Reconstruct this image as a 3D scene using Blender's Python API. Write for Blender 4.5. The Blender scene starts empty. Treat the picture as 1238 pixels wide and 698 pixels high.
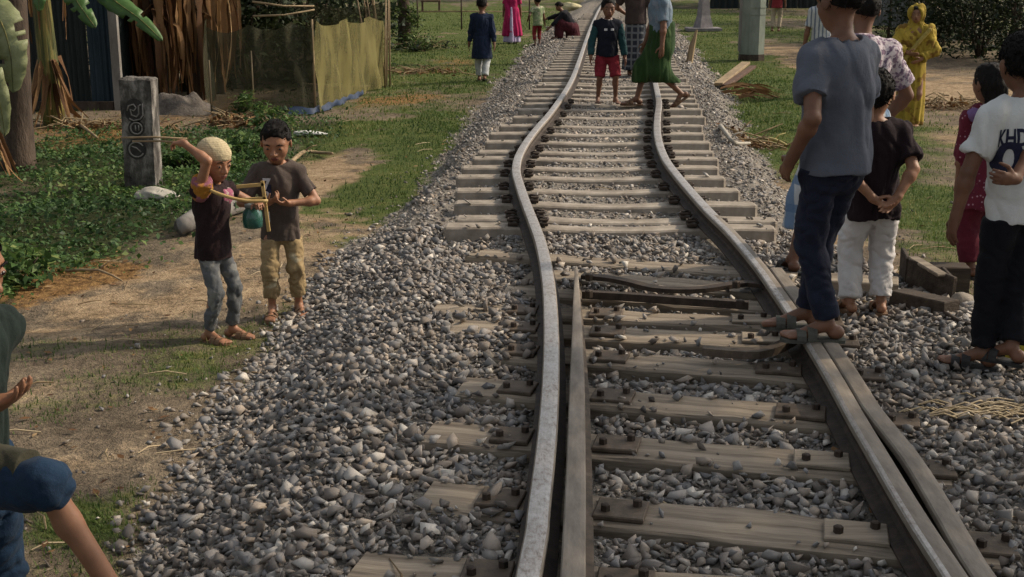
import bpy, bmesh, math, random
import numpy as np
from mathutils import Vector, Matrix
from mathutils.bvhtree import BVHTree

random.seed(7)
rng = np.random.default_rng(11)
SC = bpy.context.scene
COL = SC.collection
R = math.radians

# ---------------------------------------------------------------- camera, world, sun, exposure
W0, H0, FPX = 1238.0, 698.0, 1550.0
CAMZ = 1.65
PITCH = math.atan(394.0 / FPX)
cam_d = bpy.data.cameras.new("camera")
cam = bpy.data.objects.new("camera", cam_d)
COL.objects.link(cam)
cam.location = (0, 0, CAMZ)
cam.rotation_euler = (math.pi / 2 - PITCH, 0, 0)
cam_d.sensor_width = 36.0
cam_d.lens = 36.0 * FPX / W0
cam_d.clip_end = 2000
cam_d.clip_start = 0.05
SC.camera = cam

SUN_EL, SUN_AZ = R(37), R(74)          # azimuth clockwise from +Y (away from the camera) to +X (right)
wd = bpy.data.worlds.new("World")
SC.world = wd
wd.use_nodes = True
nt = wd.node_tree
bg = nt.nodes["Background"]
sky = nt.nodes.new("ShaderNodeTexSky")
sky.sky_type = 'NISHITA'
sky.sun_disc = False
sky.sun_elevation = SUN_EL
sky.sun_rotation = SUN_AZ
sky.air_density = 1.3
sky.dust_density = 4.0
hazy = nt.nodes.new("ShaderNodeHueSaturation")      # a hazy, milky afternoon sky
hazy.inputs['Saturation'].default_value = .30
nt.links.new(sky.outputs[0], hazy.inputs['Color'])
nt.links.new(hazy.outputs[0], bg.inputs[0])
bg.inputs[1].default_value = 0.112

sd = bpy.data.lights.new("sun", 'SUN')
sd.energy = 2.7
sd.angle = R(0.9)
sd.color = (1.0, 0.83, 0.62)
sun = bpy.data.objects.new("sun", sd)
COL.objects.link(sun)
sdir = Vector((math.sin(SUN_AZ) * math.cos(SUN_EL), math.cos(SUN_AZ) * math.cos(SUN_EL), math.sin(SUN_EL)))
sun.rotation_euler = sdir.to_track_quat('Z', 'Y').to_euler()
sun.location = sdir * 40

SC.view_settings.view_transform = 'Standard'
SC.view_settings.look = 'None'
SC.view_settings.gamma = 1.0
SC.view_settings.exposure = 0.40
SC.cycles.use_denoising = True
SC.cycles.max_bounces = 6
SC.cycles.diffuse_bounces = 3
SC.cycles.transparent_max_bounces = 6

# ---------------------------------------------------------------- helpers
def ray(u, v):
    x = (u - W0 / 2) / FPX
    y = -(v - H0 / 2) / FPX
    return np.array([x, math.cos(PITCH) + math.sin(PITCH) * y, -math.sin(PITCH) + math.cos(PITCH) * y])

def P(u, v, z=0.0):
    d = ray(u, v)
    t = (z - CAMZ) / d[2]
    return np.array([d[0] * t, d[1] * t, z])

def P_at_Y(u, v, Y):
    d = ray(u, v)
    t = Y / d[1]
    return np.array([d[0] * t, Y, CAMZ + d[2] * t])

def proj(p):
    x, y, z = p[0], p[1], p[2] - CAMZ
    f = y * math.cos(PITCH) - z * math.sin(PITCH)
    up = y * math.sin(PITCH) + z * math.cos(PITCH)
    return (W0 / 2 + FPX * x / f, H0 / 2 - FPX * up / f)

def vnoise(p, seed=0):
    """3-D value noise in -1..1, vectorised"""
    p = np.asarray(p, float)
    i = np.floor(p).astype(np.int64)
    f = p - i
    f = f * f * (3 - 2 * f)
    out = 0
    for dx in (0, 1):
        for dy in (0, 1):
            for dz in (0, 1):
                h = (i[..., 0] + dx) * 374761393 + (i[..., 1] + dy) * 668265263 + (i[..., 2] + dz) * 2147483647 + seed * 974711
                h = (h ^ (h >> 13)) * 1274126177
                h = (h ^ (h >> 16)) & 0xffff
                w = (f[..., 0] if dx else 1 - f[..., 0]) * (f[..., 1] if dy else 1 - f[..., 1]) * (f[..., 2] if dz else 1 - f[..., 2])
                out = out + w * (h / 32767.5 - 1)
    return out

def sstep(a, b, x):
    t = np.clip((x - a) / (b - a), 0, 1)
    return t * t * (3 - 2 * t)

def mesh_from(name, V, F, mats=(), smooth=False, midx=None, tint=None):
    V = np.asarray(V, np.float32).reshape(-1, 3)
    me = bpy.data.meshes.new(name)
    if isinstance(F, np.ndarray):
        nf, k = F.shape
        me.vertices.add(len(V))
        me.vertices.foreach_set("co", V.ravel())
        me.loops.add(nf * k)
        me.loops.foreach_set("vertex_index", F.astype(np.int32).ravel())
        me.polygons.add(nf)
        me.polygons.foreach_set("loop_start", np.arange(0, nf * k, k, dtype=np.int32))
        me.polygons.foreach_set("loop_total", np.full(nf, k, np.int32))
        if midx is not None:
            me.polygons.foreach_set("material_index", np.asarray(midx, np.int32))
        me.update(calc_edges=True)
    else:
        me.from_pydata([tuple(v) for v in V], [], F)
        if midx is not None:
            me.polygons.foreach_set("material_index", np.asarray(midx, np.int32))
        me.update()
    if tint is not None:
        at = me.attributes.new("tint", 'FLOAT', 'POINT')
        at.data.foreach_set("value", np.asarray(tint, np.float32))
    for m in mats:
        me.materials.append(m)
    if smooth:
        me.polygons.foreach_set("use_smooth", np.ones(len(me.polygons), bool))
    return me

def link(name, me, parent=None):
    o = bpy.data.objects.new(name, me)
    COL.objects.link(o)
    if parent is not None:
        o.parent = parent
    return o

def mk(name, V, F, mat, parent=None, smooth=False, tint=None, midx=None):
    V = np.asarray(V, np.float64).reshape(-1, 3)
    if parent is not None:
        off = np.zeros(3)
        q = parent
        while q is not None:
            off += np.array(q.location)
            q = q.parent
        V = V - off
    mats = mat if isinstance(mat, (list, tuple)) else [mat]
    return link(name, mesh_from(name, V, F, mats, smooth, midx, tint), parent)

def tag(o, label=None, cat=None, group=None, kind=None):
    if label: o['label'] = label
    if cat: o['category'] = cat
    if group: o['group'] = group
    if kind: o['kind'] = kind
    return o

def thing(name, label, cat, loc=(0, 0, 0), group=None, rz=0.0):
    o = bpy.data.objects.new(name, None)
    COL.objects.link(o)
    o.location = loc
    o.rotation_euler = (0, 0, rz)
    o.empty_display_size = 0.1
    return tag(o, label, cat, group)

class MB:
    """collects simple solids into one mesh"""
    def __init__(s):
        s.V, s.F, s.n = [], [], 0
    def add(s, V, F):
        s.V.extend([tuple(v) for v in V])
        s.F.extend([tuple(i + s.n for i in f) for f in F])
        s.n += len(V)
    def box(s, c, size, rz=0.0, M=None, bev=0.0):
        sx, sy, sz = [q / 2 for q in size]
        if bev > 0:
            b = min(bev, sx * .9, sy * .9, sz * .9)
            V = []
            for z, k in ((-sz, b), (-sz + b, 0), (sz - b, 0), (sz, b)):
                for x, y in ((-sx, -sy), (sx, -sy), (sx, sy), (-sx, sy)):
                    V.append((x - math.copysign(k, x), y - math.copysign(k, y), z))
            F = [(3, 2, 1, 0), (12, 13, 14, 15)]
            for l in range(3):
                for i in range(4):
                    a, b2 = l * 4 + i, l * 4 + (i + 1) % 4
                    F.append((a, b2, b2 + 4, a + 4))
        else:
            V = [(x, y, z) for z in (-sz, sz) for x, y in ((-sx, -sy), (sx, -sy), (sx, sy), (-sx, sy))]
            F = [(3, 2, 1, 0), (4, 5, 6, 7), (0, 1, 5, 4), (1, 2, 6, 5), (2, 3, 7, 6), (3, 0, 4, 7)]
        Mx = M if M is not None else Matrix.Rotation(rz, 3, 'Z')
        s.add([np.array(Mx @ Vector(v)) + np.array(c) for v in V], F)
        return s
    def tube(s, pts, rad, n=8, cap=True):
        pts = [np.array(p, float) for p in pts]
        if not hasattr(rad, '__len__'):
            rad = [rad] * len(pts)
        V, F = [], []
        up = np.array([0.13, 0.31, 0.94])
        prev = None
        for i, p in enumerate(pts):
            t = pts[min(i + 1, len(pts) - 1)] - pts[max(i - 1, 0)]
            t = t / (np.linalg.norm(t) + 1e-9)
            a = np.cross(t, up if abs(t @ up) < .95 else np.array([1., 0, 0])) if prev is None else prev - t * (prev @ t)
            a /= np.linalg.norm(a) + 1e-9
            prev = a
            b = np.cross(t, a)
            for k in range(n):
                an = 2 * math.pi * k / n
                V.append(p + rad[i] * (math.cos(an) * a + math.sin(an) * b))
        for i in range(len(pts) - 1):
            for k in range(n):
                k2 = (k + 1) % n
                F.append((i * n + k, i * n + k2, (i + 1) * n + k2, (i + 1) * n + k))
        if cap:
            F.append(tuple(range(n - 1, -1, -1)))
            F.append(tuple((len(pts) - 1) * n + k for k in range(n)))
        s.add(V, F)
        return s
    def build(s, name, mat, parent=None, smooth=False):
        return mk(name, s.V, s.F, mat, parent, smooth)

# ---------------------------------------------------------------- materials
def node_mat(name):
    m = bpy.data.materials.new(name)
    m.use_nodes = True
    t = m.node_tree
    return m, t, t.nodes["Principled BSDF"]

def ramp(t, fac, stops):
    r = t.nodes.new("ShaderNodeValToRGB")
    el = r.color_ramp.elements
    while len(el) < len(stops):
        el.new(0.5)
    for e, (p, c) in zip(el, stops):
        e.position = p
        e.color = (*c, 1)
    t.links.new(fac, r.inputs[0])
    return r.outputs[0]

def noise(t, scale, detail=4, rough=.6, vec=None, stretch=None):
    n = t.nodes.new("ShaderNodeTexNoise")
    n.inputs['Scale'].default_value = scale
    n.inputs['Detail'].default_value = detail
    n.inputs['Roughness'].default_value = rough
    tc = t.nodes.new("ShaderNodeTexCoord")
    src = vec or tc.outputs['Object']
    if stretch:
        mp = t.nodes.new("ShaderNodeMapping")
        mp.inputs['Scale'].default_value = stretch
        t.links.new(src, mp.inputs[0])
        src = mp.outputs[0]
    t.links.new(src, n.inputs['Vector'])
    return n.outputs[0]

def bump(t, bsdf, h, strength=.4, dist=.01):
    b = t.nodes.new("ShaderNodeBump")
    b.inputs['Strength'].default_value = strength
    b.inputs['Distance'].default_value = dist
    t.links.new(h, b.inputs['Height'])
    t.links.new(b.outputs[0], bsdf.inputs['Normal'])

def mixc(t, fac, a, b):
    m = t.nodes.new("ShaderNodeMix")
    m.data_type = 'RGBA'
    for s, v in ((m.inputs[0], fac), (m.inputs[6], a), (m.inputs[7], b)):
        if hasattr(v, 'links'):
            t.links.new(v, s)
        elif isinstance(v, (int, float)):
            s.default_value = v
        else:
            s.default_value = (*v, 1)
    return m.outputs[2]

def attr(t, name):
    a = t.nodes.new("ShaderNodeAttribute")
    a.attribute_name = name
    return a.outputs['Fac']

def math_n(t, op, a, b=None):
    m = t.nodes.new("ShaderNodeMath")
    m.operation = op
    for i, v in enumerate((a, b)):
        if v is None: continue
        if hasattr(v, 'links'): t.links.new(v, m.inputs[i])
        else: m.inputs[i].default_value = v
    return m.outputs[0]

def simple(name, stops, scale=8, rough=.8, bstr=.4, bdist=.01, stretch=None, metal=0.0, detail=5, bscale=None, spec=.3):
    m, t, b = node_mat(name)
    n = noise(t, scale, detail, .65, stretch=stretch)
    t.links.new(ramp(t, n, stops), b.inputs['Base Color'])
    b.inputs['Roughness'].default_value = rough
    b.inputs['Metallic'].default_value = metal
    b.inputs['Specular IOR Level'].default_value = spec
    n2 = noise(t, bscale or scale * 4, 4, .7, stretch=stretch)
    bump(t, b, n2, bstr, bdist)
    return m

def tinted(name, stops, rough=.8, rnd=False, scale=30, bstr=.5, bdist=.004, trans=0.0):
    """colour from the per-piece value 'tint' (or the object's random number)"""
    m, t, b = node_mat(name)
    if rnd:
        oi = t.nodes.new("ShaderNodeObjectInfo")
        f = oi.outputs['Random']
    else:
        f = attr(t, "tint")
    n = noise(t, scale, 4, .7)
    f2 = math_n(t, 'ADD', f, math_n(t, 'MULTIPLY', math_n(t, 'SUBTRACT', n, .5), .35))
    t.links.new(ramp(t, f2, stops), b.inputs['Base Color'])
    b.inputs['Roughness'].default_value = rough
    b.inputs['Specular IOR Level'].default_value = .3
    if bstr: bump(t, b, n, bstr, bdist)
    if trans:
        out = t.nodes["Material Output"]
        tr = t.nodes.new("ShaderNodeBsdfTranslucent")
        t.links.new(ramp(t, f2, stops), tr.inputs[0])
        mx = t.nodes.new("ShaderNodeMixShader")
        mx.inputs[0].default_value = trans
        t.links.new(b.outputs[0], mx.inputs[1])
        t.links.new(tr.outputs[0], mx.inputs[2])
        t.links.new(mx.outputs[0], out.inputs[0])
    return m

STONE_STOPS = [(0.0, (.11, .10, .095)), (.16, (.18, .155, .132)), (.30, (.185, .182, .186)), (.44, (.235, .222, .205)), (.56, (.20, .165, .135)), (.66, (.29, .28, .272)), (.78, (.35, .285, .225)), (.90, (.40, .375, .345)), (1.0, (.56, .52, .46))]
M_stone = tinted("crushed_stone", STONE_STOPS, .9, bstr=.22)
M_stone1 = tinted("crushed_stone_single", STONE_STOPS, .9, rnd=True, bstr=.22)
M_concrete = simple("sleeper_concrete", [(.3, (.13, .108, .086)), (.5, (.27, .232, .188)), (.7, (.40, .355, .295))], 4, .85, .5, .006)
M_timber = simple("sleeper_timber", [(.28, (.085, .067, .05)), (.5, (.235, .193, .145)), (.72, (.38, .32, .245))], 3.5, .85, .8, .008, stretch=(.35, 5, 5), bscale=9)
M_rust = simple("rusty_steel", [(.3, (.050, .038, .028)), (.55, (.11, .083, .060)), (.8, (.20, .155, .115))], 14, .7, .4, .003, metal=.15)
M_rust_light = simple("dusty_rusty_steel", [(.3, (.14, .117, .094)), (.55, (.25, .215, .175)), (.8, (.36, .315, .26))], 14, .65, .4, .003, metal=.2, stretch=(1, .25, 1))
M_iron = simple("dark_iron", [(.3, (.022, .017, .014)), (.7, (.07, .05, .037))], 18, .7, .5, .003, metal=.2)

def polished():
    m, t, b = node_mat("worn_steel_head")
    n = noise(t, 60, 7, .8, stretch=(1, .4, 1))
    n2 = noise(t, 6, 3, .5)
    f = math_n(t, 'ADD', math_n(t, 'MULTIPLY', n, .8), math_n(t, 'MULTIPLY', n2, .3))
    t.links.new(ramp(t, f, [(.38, (.20, .165, .14)), (.50, (.38, .345, .315)), (.64, (.54, .51, .48))]), b.inputs['Base Color'])
    b.inputs['Metallic'].default_value = .75
    rr = ramp(t, f, [(.40, (.7, .7, .7)), (.55, (.42, .42, .42))])
    t.links.new(rr, b.inputs['Roughness'])
    bump(t, b, n, .25, .002)
    return m
M_polish = polished()

# ---------------------------------------------------------------- layout of the track in plan
def spline(ctrl, step=.06):
    ctrl = np.array(ctrl, float)
    d = np.r_[0, np.cumsum(np.linalg.norm(np.diff(ctrl, axis=0), axis=1))]
    out = []
    n = len(ctrl)
    for i in range(n - 1):
        p0, p1, p2, p3 = ctrl[max(i - 1, 0)], ctrl[i], ctrl[i + 1], ctrl[min(i + 2, n - 1)]
        k = max(2, int((d[i + 1] - d[i]) / step))
        for j in range(k):
            t = j / k
            out.append(.5 * ((2 * p1) + (-p0 + p2) * t + (2 * p0 - 5 * p1 + 4 * p2 - p3) * t * t + (-p0 + 3 * p1 - 3 * p2 + p3) * t ** 3))
    out.append(ctrl[-1])
    return np.array(out)

L_px = [(638, 698), (647, 650), (653, 600), (659, 550), (663.5, 500), (666, 450), (666.5, 400), (664, 350), (659, 315), (653, 290), (645, 268), (636, 245),
        (628, 222), (624, 205), (627, 188), (637, 170), (651, 152), (665, 136), (678, 118), (687.5, 103), (694, 90), (698.5, 78), (703, 65), (708, 50), (713, 36), (719, 22), (726, 8)]
R_px = [(1158, 698), (1126, 650), (1094, 600), (1066, 553), (1036, 503), (1006, 450), (976, 402), (946, 358), (917, 318), (884, 280), (859, 256), (837, 232),
        (819, 211), (805, 192), (797.5, 174), (794.5, 157), (795, 140), (796.5, 122), (793, 103), (789.5, 88), (784, 70), (779, 54), (772, 36), (766, 20), (763, 8)]
def extend(px):
    pts = [P(u, v, 0)[:2] for u, v in px]
    a, b = pts[0], pts[1]
    near = a + (a - b) / np.linalg.norm(a - b) * 4.0
    return [near] + pts
Lc, Rc = extend(L_px), extend(R_px)
# both rails run on straight into the distance, one gauge apart
far_dir = np.array([P(745, -14, 0)[0] - P(719, 22, 0)[0], P(745, -14, 0)[1] - P(719, 22, 0)[1]]); far_dir /= np.linalg.norm(far_dir)
Lc = [p for p in Lc if p[1] < 52] + [Lc[-1] + far_dir * k for k in (15, 40, 90, 160)]
Rc = [p for p in Rc if p[1] < 40]
for yq in (44, 50, 60, 80, 120, 200):
    lx = np.interp(yq, [p[1] for p in Lc], [p[0] for p in Lc])
    Rc.append(np.array([lx + 1.19, yq]))
SPL, SPR = spline(Lc), spline(Rc)
SPL = SPL[SPL[:, 1] < 120]; SPR = SPR[SPR[:, 1] < 120]
def xl(y): return np.interp(y, SPL[:, 1], SPL[:, 0])
def xr(y): return np.interp(y, SPR[:, 1], SPR[:, 0])
def xc(y): return .5 * (xl(y) + xr(y))

ZG = -0.44           # general ground level
ZB = -0.165          # top of the ballast between the sleepers
ZS = -0.125          # top of the sleepers
toeL = np.array([P(u, v, ZG)[:2] for u, v in [(120, 760), (165, 698), (205, 600), (275, 480), (345, 395), (400, 335), (452, 285), (505, 235), (545, 185), (578, 135), (602, 100), (630, 66), (657, 42), (690, 14), (707, 0)]])
toeR = np.array([P(u, v, ZG)[:2] for u, v in [(1075, 352), (1008, 322), (968, 285), (945, 240), (912, 185), (880, 115), (846, 68), (815, 30), (800, 8)]])
toeR = np.vstack([[7.0, 0], [6.5, 4.5], [4.6, 5.6], toeR])
def xtoeL(y): return np.where(y > toeL[-1, 1], xc(y) - 2.3, np.interp(y, toeL[:, 1], toeL[:, 0]))
def xtoeR(y): return np.where(y > toeR[-1, 1], xc(y) + 2.3, np.interp(y, toeR[:, 1], toeR[:, 0]))
def height(x, y):
    x = np.asarray(x, float); y = np.asarray(y, float)
    p = np.stack([x, y, np.zeros_like(x)], -1)
    g = ZG + .05 * vnoise(p * .35, 3) + .022 * vnoise(p * 1.3, 4) + .008 * vnoise(p * 5.0, 5)
    c = xc(y)
    wob = .12 * vnoise(p * 1.7, 9) + .05 * vnoise(p * 6, 10)
    tl = xtoeL(y) + wob; tr = xtoeR(y) + wob
    sl = np.maximum(c - 1.30, tl + .25); sr = np.minimum(c + 1.35, tr - .25)
    fl = sstep(tl, sl, x); fr = 1 - sstep(sr, tr, x)
    k = np.minimum(fl, fr)
    # shallow trough at the sleeper ends through the buckle
    zb = ZB + .02 * vnoise(p * 1.1, 12) - .055 * np.exp(-((np.abs(x - c) - 1.15) / .35) ** 2) * sstep(7.2, 8.5, y) - .010 * sstep(7.8, 8.6, y) * (np.abs(x - c) < 1.2) \
        + (.025 - .034 * np.exp(-((x - c) / .75) ** 4)) * (1 - sstep(6.0, 7.2, y))
    return g + (zb - g) * k
def ballast_k(x, y):
    p = np.stack([x, y, np.zeros_like(x)], -1)
    wob = .12 * vnoise(p * 1.7, 9) + .05 * vnoise(p * 6, 10)
    tl = xtoeL(y) + wob; tr = xtoeR(y) + wob
    return np.minimum(sstep(tl - .25, tl + .22, x), 1 - sstep(tr - .22, tr + .25, x))
def G(u, v):
    """the point of the ground seen at a pixel"""
    z = -.3
    for _ in range(8):
        p = P(u, v, z)
        z = float(height(p[0], p[1]))
    return np.array([p[0], p[1], z])
def hz(x, y): return float(height(x, y))
# ---------------------------------------------------------------- ground sheet
ZONES = []   # (centre xy, radii xy, channel, weight)
def zone(u, v, ru, rv, ch, w=1.0):
    c = G(u, v); a = G(u + ru, v); b1 = G(u, v + rv); b0 = G(u, max(v - rv, -30))
    ZONES.append((c[0], c[1], max(abs(a[0] - c[0]), .05), max(abs(b1[1] - b0[1]) / 2, .05), ch, w))
# channels: grass, sand (bare pale earth), litter (dry orange leaves), weeds (leafy ground plants)
for z in [(130, 250, 170, 55, 'weeds', 1.3), (30, 330, 60, 55, 'weeds', 1.1), (330, 175, 60, 30, 'weeds', .9), (60, 200, 100, 30, 'weeds', .7), (250, 230, 60, 30, 'weeds', .8), (190, 175, 130, 22, 'weeds', .8), (100, 190, 80, 20, 'weeds', .7),
          (200, 365, 150, 24, 'sand', 1.05), (320, 320, 90, 26, 'sand', 1.2), (395, 215, 50, 30, 'sand', 1.3), (430, 265, 50, 32, 'sand', .7), (60, 405, 110, 16, 'sand', 1.0), (250, 300, 50, 22, 'sand', .6),
          (60, 345, 75, 26, 'litter', 1.2), (110, 340, 70, 18, 'litter', .9), (480, 122, 55, 10, 'litter', 1.0), (555, 78, 45, 12, 'litter', .6), (120, 160, 110, 22, 'litter', .8), (250, 130, 80, 14, 'litter', .5),
          (455, 240, 45, 55, 'grass', 1.0), (500, 205, 34, 44, 'grass', 1.3), (425, 200, 40, 24, 'sand', .7), (415, 290, 40, 26, 'sand', .6), (480, 150, 30, 14, 'sand', .5), (430, 165, 70, 18, 'grass', 1.0), (520, 150, 50, 20, 'grass', 1.0), (450, 305, 40, 26, 'grass', .9),
          (310, 415, 60, 20, 'grass', .3), (100, 440, 140, 14, 'grass', .1), (130, 520, 130, 60, 'grass', -.35), (150, 470, 110, 16, 'grass', .4), (140, 640, 55, 40, 'grass', .7), (70, 500, 60, 20, 'grass', .3), (200, 600, 30, 40, 'grass', .3), (230, 450, 60, 14, 'grass', .2),
          (540, 60, 90, 25, 'grass', 1.2), (620, 70, 40, 20, 'grass', .8), (560, 20, 120, 14, 'grass', 1.6), (560, 42, 130, 4, 'sand', 1.5), (520, 105, 60, 10, 'grass', .4),
          (100, 560, 120, 60, 'sand', .35), (60, 470, 80, 12, 'sand', .5),
          (910, 110, 70, 40, 'grass', 1.5), (950, 180, 60, 45, 'grass', 1.4), (870, 60, 50, 25, 'grass', 1.2), (1110, 245, 60, 45, 'grass', 1.5), (830, 20, 40, 12, 'grass', 1.4), (960, 40, 60, 8, 'grass', .8),
          (955, 62, 40, 12, 'sand', 1.4), (1010, 80, 60, 14, 'sand', 1.3), (1180, 112, 110, 26, 'sand', 1.7), (1190, 165, 80, 12, 'sand', .8), (870, 160, 30, 60, 'sand', .7), (1050, 320, 60, 16, 'sand', .9), (1230, 320, 60, 20, 'sand', .8)]:
    zone(*z)
def channels(x, y):
    p = np.stack([x, y, np.zeros_like(x)], -1)
    wx = x + .25 * vnoise(p * 1.1, 31) + .10 * vnoise(p * 4, 32)
    wy = y + (.25 * vnoise(p * 1.1, 33) + .12 * vnoise(p * 4, 34)) * (1 + y * .06)
    out = {'grass': .55 + .35 * vnoise(p * .4, 35), 'sand': np.zeros_like(x) + .1, 'litter': np.zeros_like(x), 'weeds': np.zeros_like(x)}
    near = 1 - sstep(25, 45, y)
    out['grass'] = out['grass'] * (.55 + .45 * (1 - near))
    for cx, cy, rx, ry, ch, w in ZONES:
        out[ch] = out[ch] + w * np.exp(-((wx - cx) / rx) ** 2 - ((wy - cy) / ry) ** 2)
    n = vnoise(p * 2.3, 36); n2 = vnoise(p * 9, 37)
    out['grass'] = np.clip(out['grass'] * (1 + .5 * n + .35 * n2) - .55 * out['sand'], 0, 1)
    out['litter'] = np.clip(out['litter'] * (1 + .5 * n2), 0, 1)
    out['weeds'] = np.clip(out['weeds'] * (1 + .3 * n), 0, 1)
    out['sand'] = np.clip(out['sand'] * (.85 + .7 * n + .45 * n2 + .5 * vnoise(p * 4.7, 38)), 0, 1)
    return out

def graded(lo, hi, pts):
    """coordinates with spacing growing away from the densest band"""
    out = [pts[0][0]]
    for (a, s), (b, s2) in zip(pts[:-1], pts[1:]):
        x = out[-1]
        while x < b:
            x += s + (s2 - s) * min(max((x - a) / (b - a), 0), 1)
            out.append(x)
    return np.array(out)
gx = np.r_[-graded(0, 0, [(9, .35), (16, .6), (60, 6), (600, 90)])[::-1], graded(0, 0, [(-8.8, .3), (-5, .075), (5, .09), (8.8, .35)])]
gx = np.unique(np.round(np.r_[gx, graded(0, 0, [(9, .35), (16, .6), (60, 6), (600, 90)])], 4))
gy = np.unique(np.round(np.r_[-graded(0, 0, [(2, 2), (60, 10), (600, 120)])[::-1], graded(0, 0, [(-1.9, .4), (3, .07), (10, .08), (20, .16), (45, .5), (90, 3), (700, 70)])], 4))
XX, YY = np.meshgrid(gx, gy)
ZZ = height(XX, YY)
nx, ny = len(gx), len(gy)
ii = np.arange(nx * ny).reshape(ny, nx)
Fg = np.stack([ii[:-1, :-1], ii[:-1, 1:], ii[1:, 1:], ii[1:, :-1]], -1).reshape(-1, 4)
Vg = np.stack([XX, YY, ZZ], -1).reshape(-1, 3)
me = mesh_from("ground", Vg, Fg, smooth=True)
ch = channels(XX.ravel(), YY.ravel())
ch['stone'] = ballast_k(XX.ravel(), YY.ravel())
for k, v in ch.items():
    a = me.attributes.new(k, 'FLOAT', 'POINT')
    a.data.foreach_set("value", v.astype(np.float32))

def ground_mat():
    m, t, b = node_mat("earth_and_grass")
    n1 = noise(t, 2.2, 6, .7); n2 = noise(t, 14, 5, .7); n3 = noise(t, 60, 3, .7)
    nn = math_n(t, 'ADD', math_n(t, 'MULTIPLY', n1, .5), math_n(t, 'MULTIPLY', n2, .5))
    dirt = ramp(t, nn, [(.36, (.07, .055, .04)), (.5, (.165, .13, .092)), (.62, (.27, .215, .15))])
    sand = ramp(t, nn, [(.36, (.15, .105, .062)), (.5, (.32, .23, .14)), (.64, (.47, .355, .225))])
    grass = ramp(t, nn, [(.33, (.036, .055, .014)), (.5, (.078, .105, .028)), (.66, (.165, .155, .055))])
    lit = ramp(t, n2, [(.3, (.09, .05, .022)), (.5, (.22, .125, .05)), (.7, (.36, .22, .09))])
    weed = ramp(t, nn, [(.33, (.022, .03, .012)), (.66, (.06, .07, .028))])
    vor = t.nodes.new("ShaderNodeTexVoronoi")
    vor.inputs['Scale'].default_value = 40
    tc = t.nodes.new("ShaderNodeTexCoord"); t.links.new(tc.outputs['Object'], vor.inputs['Vector'])
    stone = ramp(t, vor.outputs['Color'], [(.1, (.12, .11, .098)), (.5, (.21, .19, .165)), (.9, (.32, .285, .24))])
    def edge(name, lo=.35, hi=.65):
        a = math_n(t, 'ADD', math_n(t, 'ADD', attr(t, name), math_n(t, 'MULTIPLY', math_n(t, 'SUBTRACT', n2, .5), 1.1)), math_n(t, 'MULTIPLY', math_n(t, 'SUBTRACT', n3, .5), .6))
        return ramp(t, a, [(lo, (0, 0, 0)), (hi, (1, 1, 1))])
    c = mixc(t, edge('sand', .3, .8), dirt, sand)
    c = mixc(t, edge('grass', .3, .75), c, grass)
    c = mixc(t, edge('weeds', .3, .7), c, weed)
    c = mixc(t, edge('litter', .35, .75), c, lit)
    c = mixc(t, edge('stone', .4, .6), c, stone)
    t.links.new(c, b.inputs['Base Color'])
    b.inputs['Roughness'].default_value = .95
    b.inputs['Specular IOR Level'].default_value = .1
    hh = math_n(t, 'ADD', n2, math_n(t, 'MULTIPLY', n3, .5))
    bump(t, b, hh, .9, .05)
    return m
me.materials.append(ground_mat())
ground = tag(link("ground", me), kind='structure')

# ---------------------------------------------------------------- rails
def sweep(name, path, prof, mats, parent, midx_fn=None, scale=None, zoff=0.0):
    path = np.array(path, float)
    T = np.gradient(path[:, :2], axis=0)
    T /= np.linalg.norm(T, axis=1)[:, None]
    N = np.stack([T[:, 1], -T[:, 0]], 1)          # to the right of travel
    prof = np.array(prof, float)
    n, k = len(path), len(prof)
    sc = np.ones(n) if scale is None else scale
    V = np.zeros((n, k, 3))
    V[:, :, :2] = path[:, None, :2] + N[:, None, :] * (prof[None, :, 0] * sc[:, None])[..., None]
    V[:, :, 2] = prof[None, :, 1] + zoff
    idx = np.arange(n * k).reshape(n, k)
    F = []
    mi = []
    for j in range(k):
        j2 = (j + 1) % k
        q = np.stack([idx[:-1, j], idx[1:, j], idx[1:, j2], idx[:-1, j2]], 1)
        F.append(q)
        mi.append(np.array([midx_fn(j, path[i, 1]) if midx_fn else 0 for i in range(n - 1)]))
    F = [tuple(f) for f in np.vstack(F)]
    mi = list(np.concatenate(mi))
    F.append(tuple(idx[0, ::-1])); F.append(tuple(idx[-1])); mi += [mi[0], mi[0]]
    return mk(name, V.reshape(-1, 3), F, mats, parent, midx=mi)

HEAD = [(-.034, -.034), (-.0365, -.028), (-.036, -.008), (-.031, -.0015), (-.018, .0005), (0, .001), (.018, .0005), (.031, -.0015), (.036, -.008), (.0365, -.028), (.034, -.034)]
BASE = [(-.0635, -.124), (-.0635, -.116), (-.02, -.104), (-.009, -.092), (-.008, -.05), (-.012, -.034), (.012, -.034), (.008, -.05), (.009, -.092), (.02, -.104), (.0635, -.116), (.0635, -.124)]
def thin(path, smin=.08):
    out = [path[0]]
    for p in path[1:]:
        if np.linalg.norm(p - out[-1]) > smin * (1 + p[1] * .03): out.append(p)
    return np.array(out)
pl, pr = thin(SPL), thin(SPR)
railL = thing("running_rail", "buckled steel rail with a bright worn head beside the open switch blade", "rail", (*pl[0], 0), "running rails of the buckled track")
sweep("rail_head", pl, HEAD, [M_rust_light, M_polish], railL, lambda j, y: 1 if 3 <= j <= 6 or (y > 9 and 2 <= j <= 7) else 0)
sweep("rail_base", pl, BASE, M_iron, railL)
railR = thing("running_rail", "buckled rail under the teenager's sandals, rusty brown with a thin shiny inner edge", "rail", (*pr[0], 0), "running rails of the buckled track")
sweep("rail_head", pr, HEAD, [M_rust_light, M_polish], railR, lambda j, y: 1 if (2 <= j <= 3 or (j == 4 and y > 6.0) or (y > 8.4 and 2 <= j <= 7)) else 0)
sweep("rail_base", pr, BASE, M_iron, railR)
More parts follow.
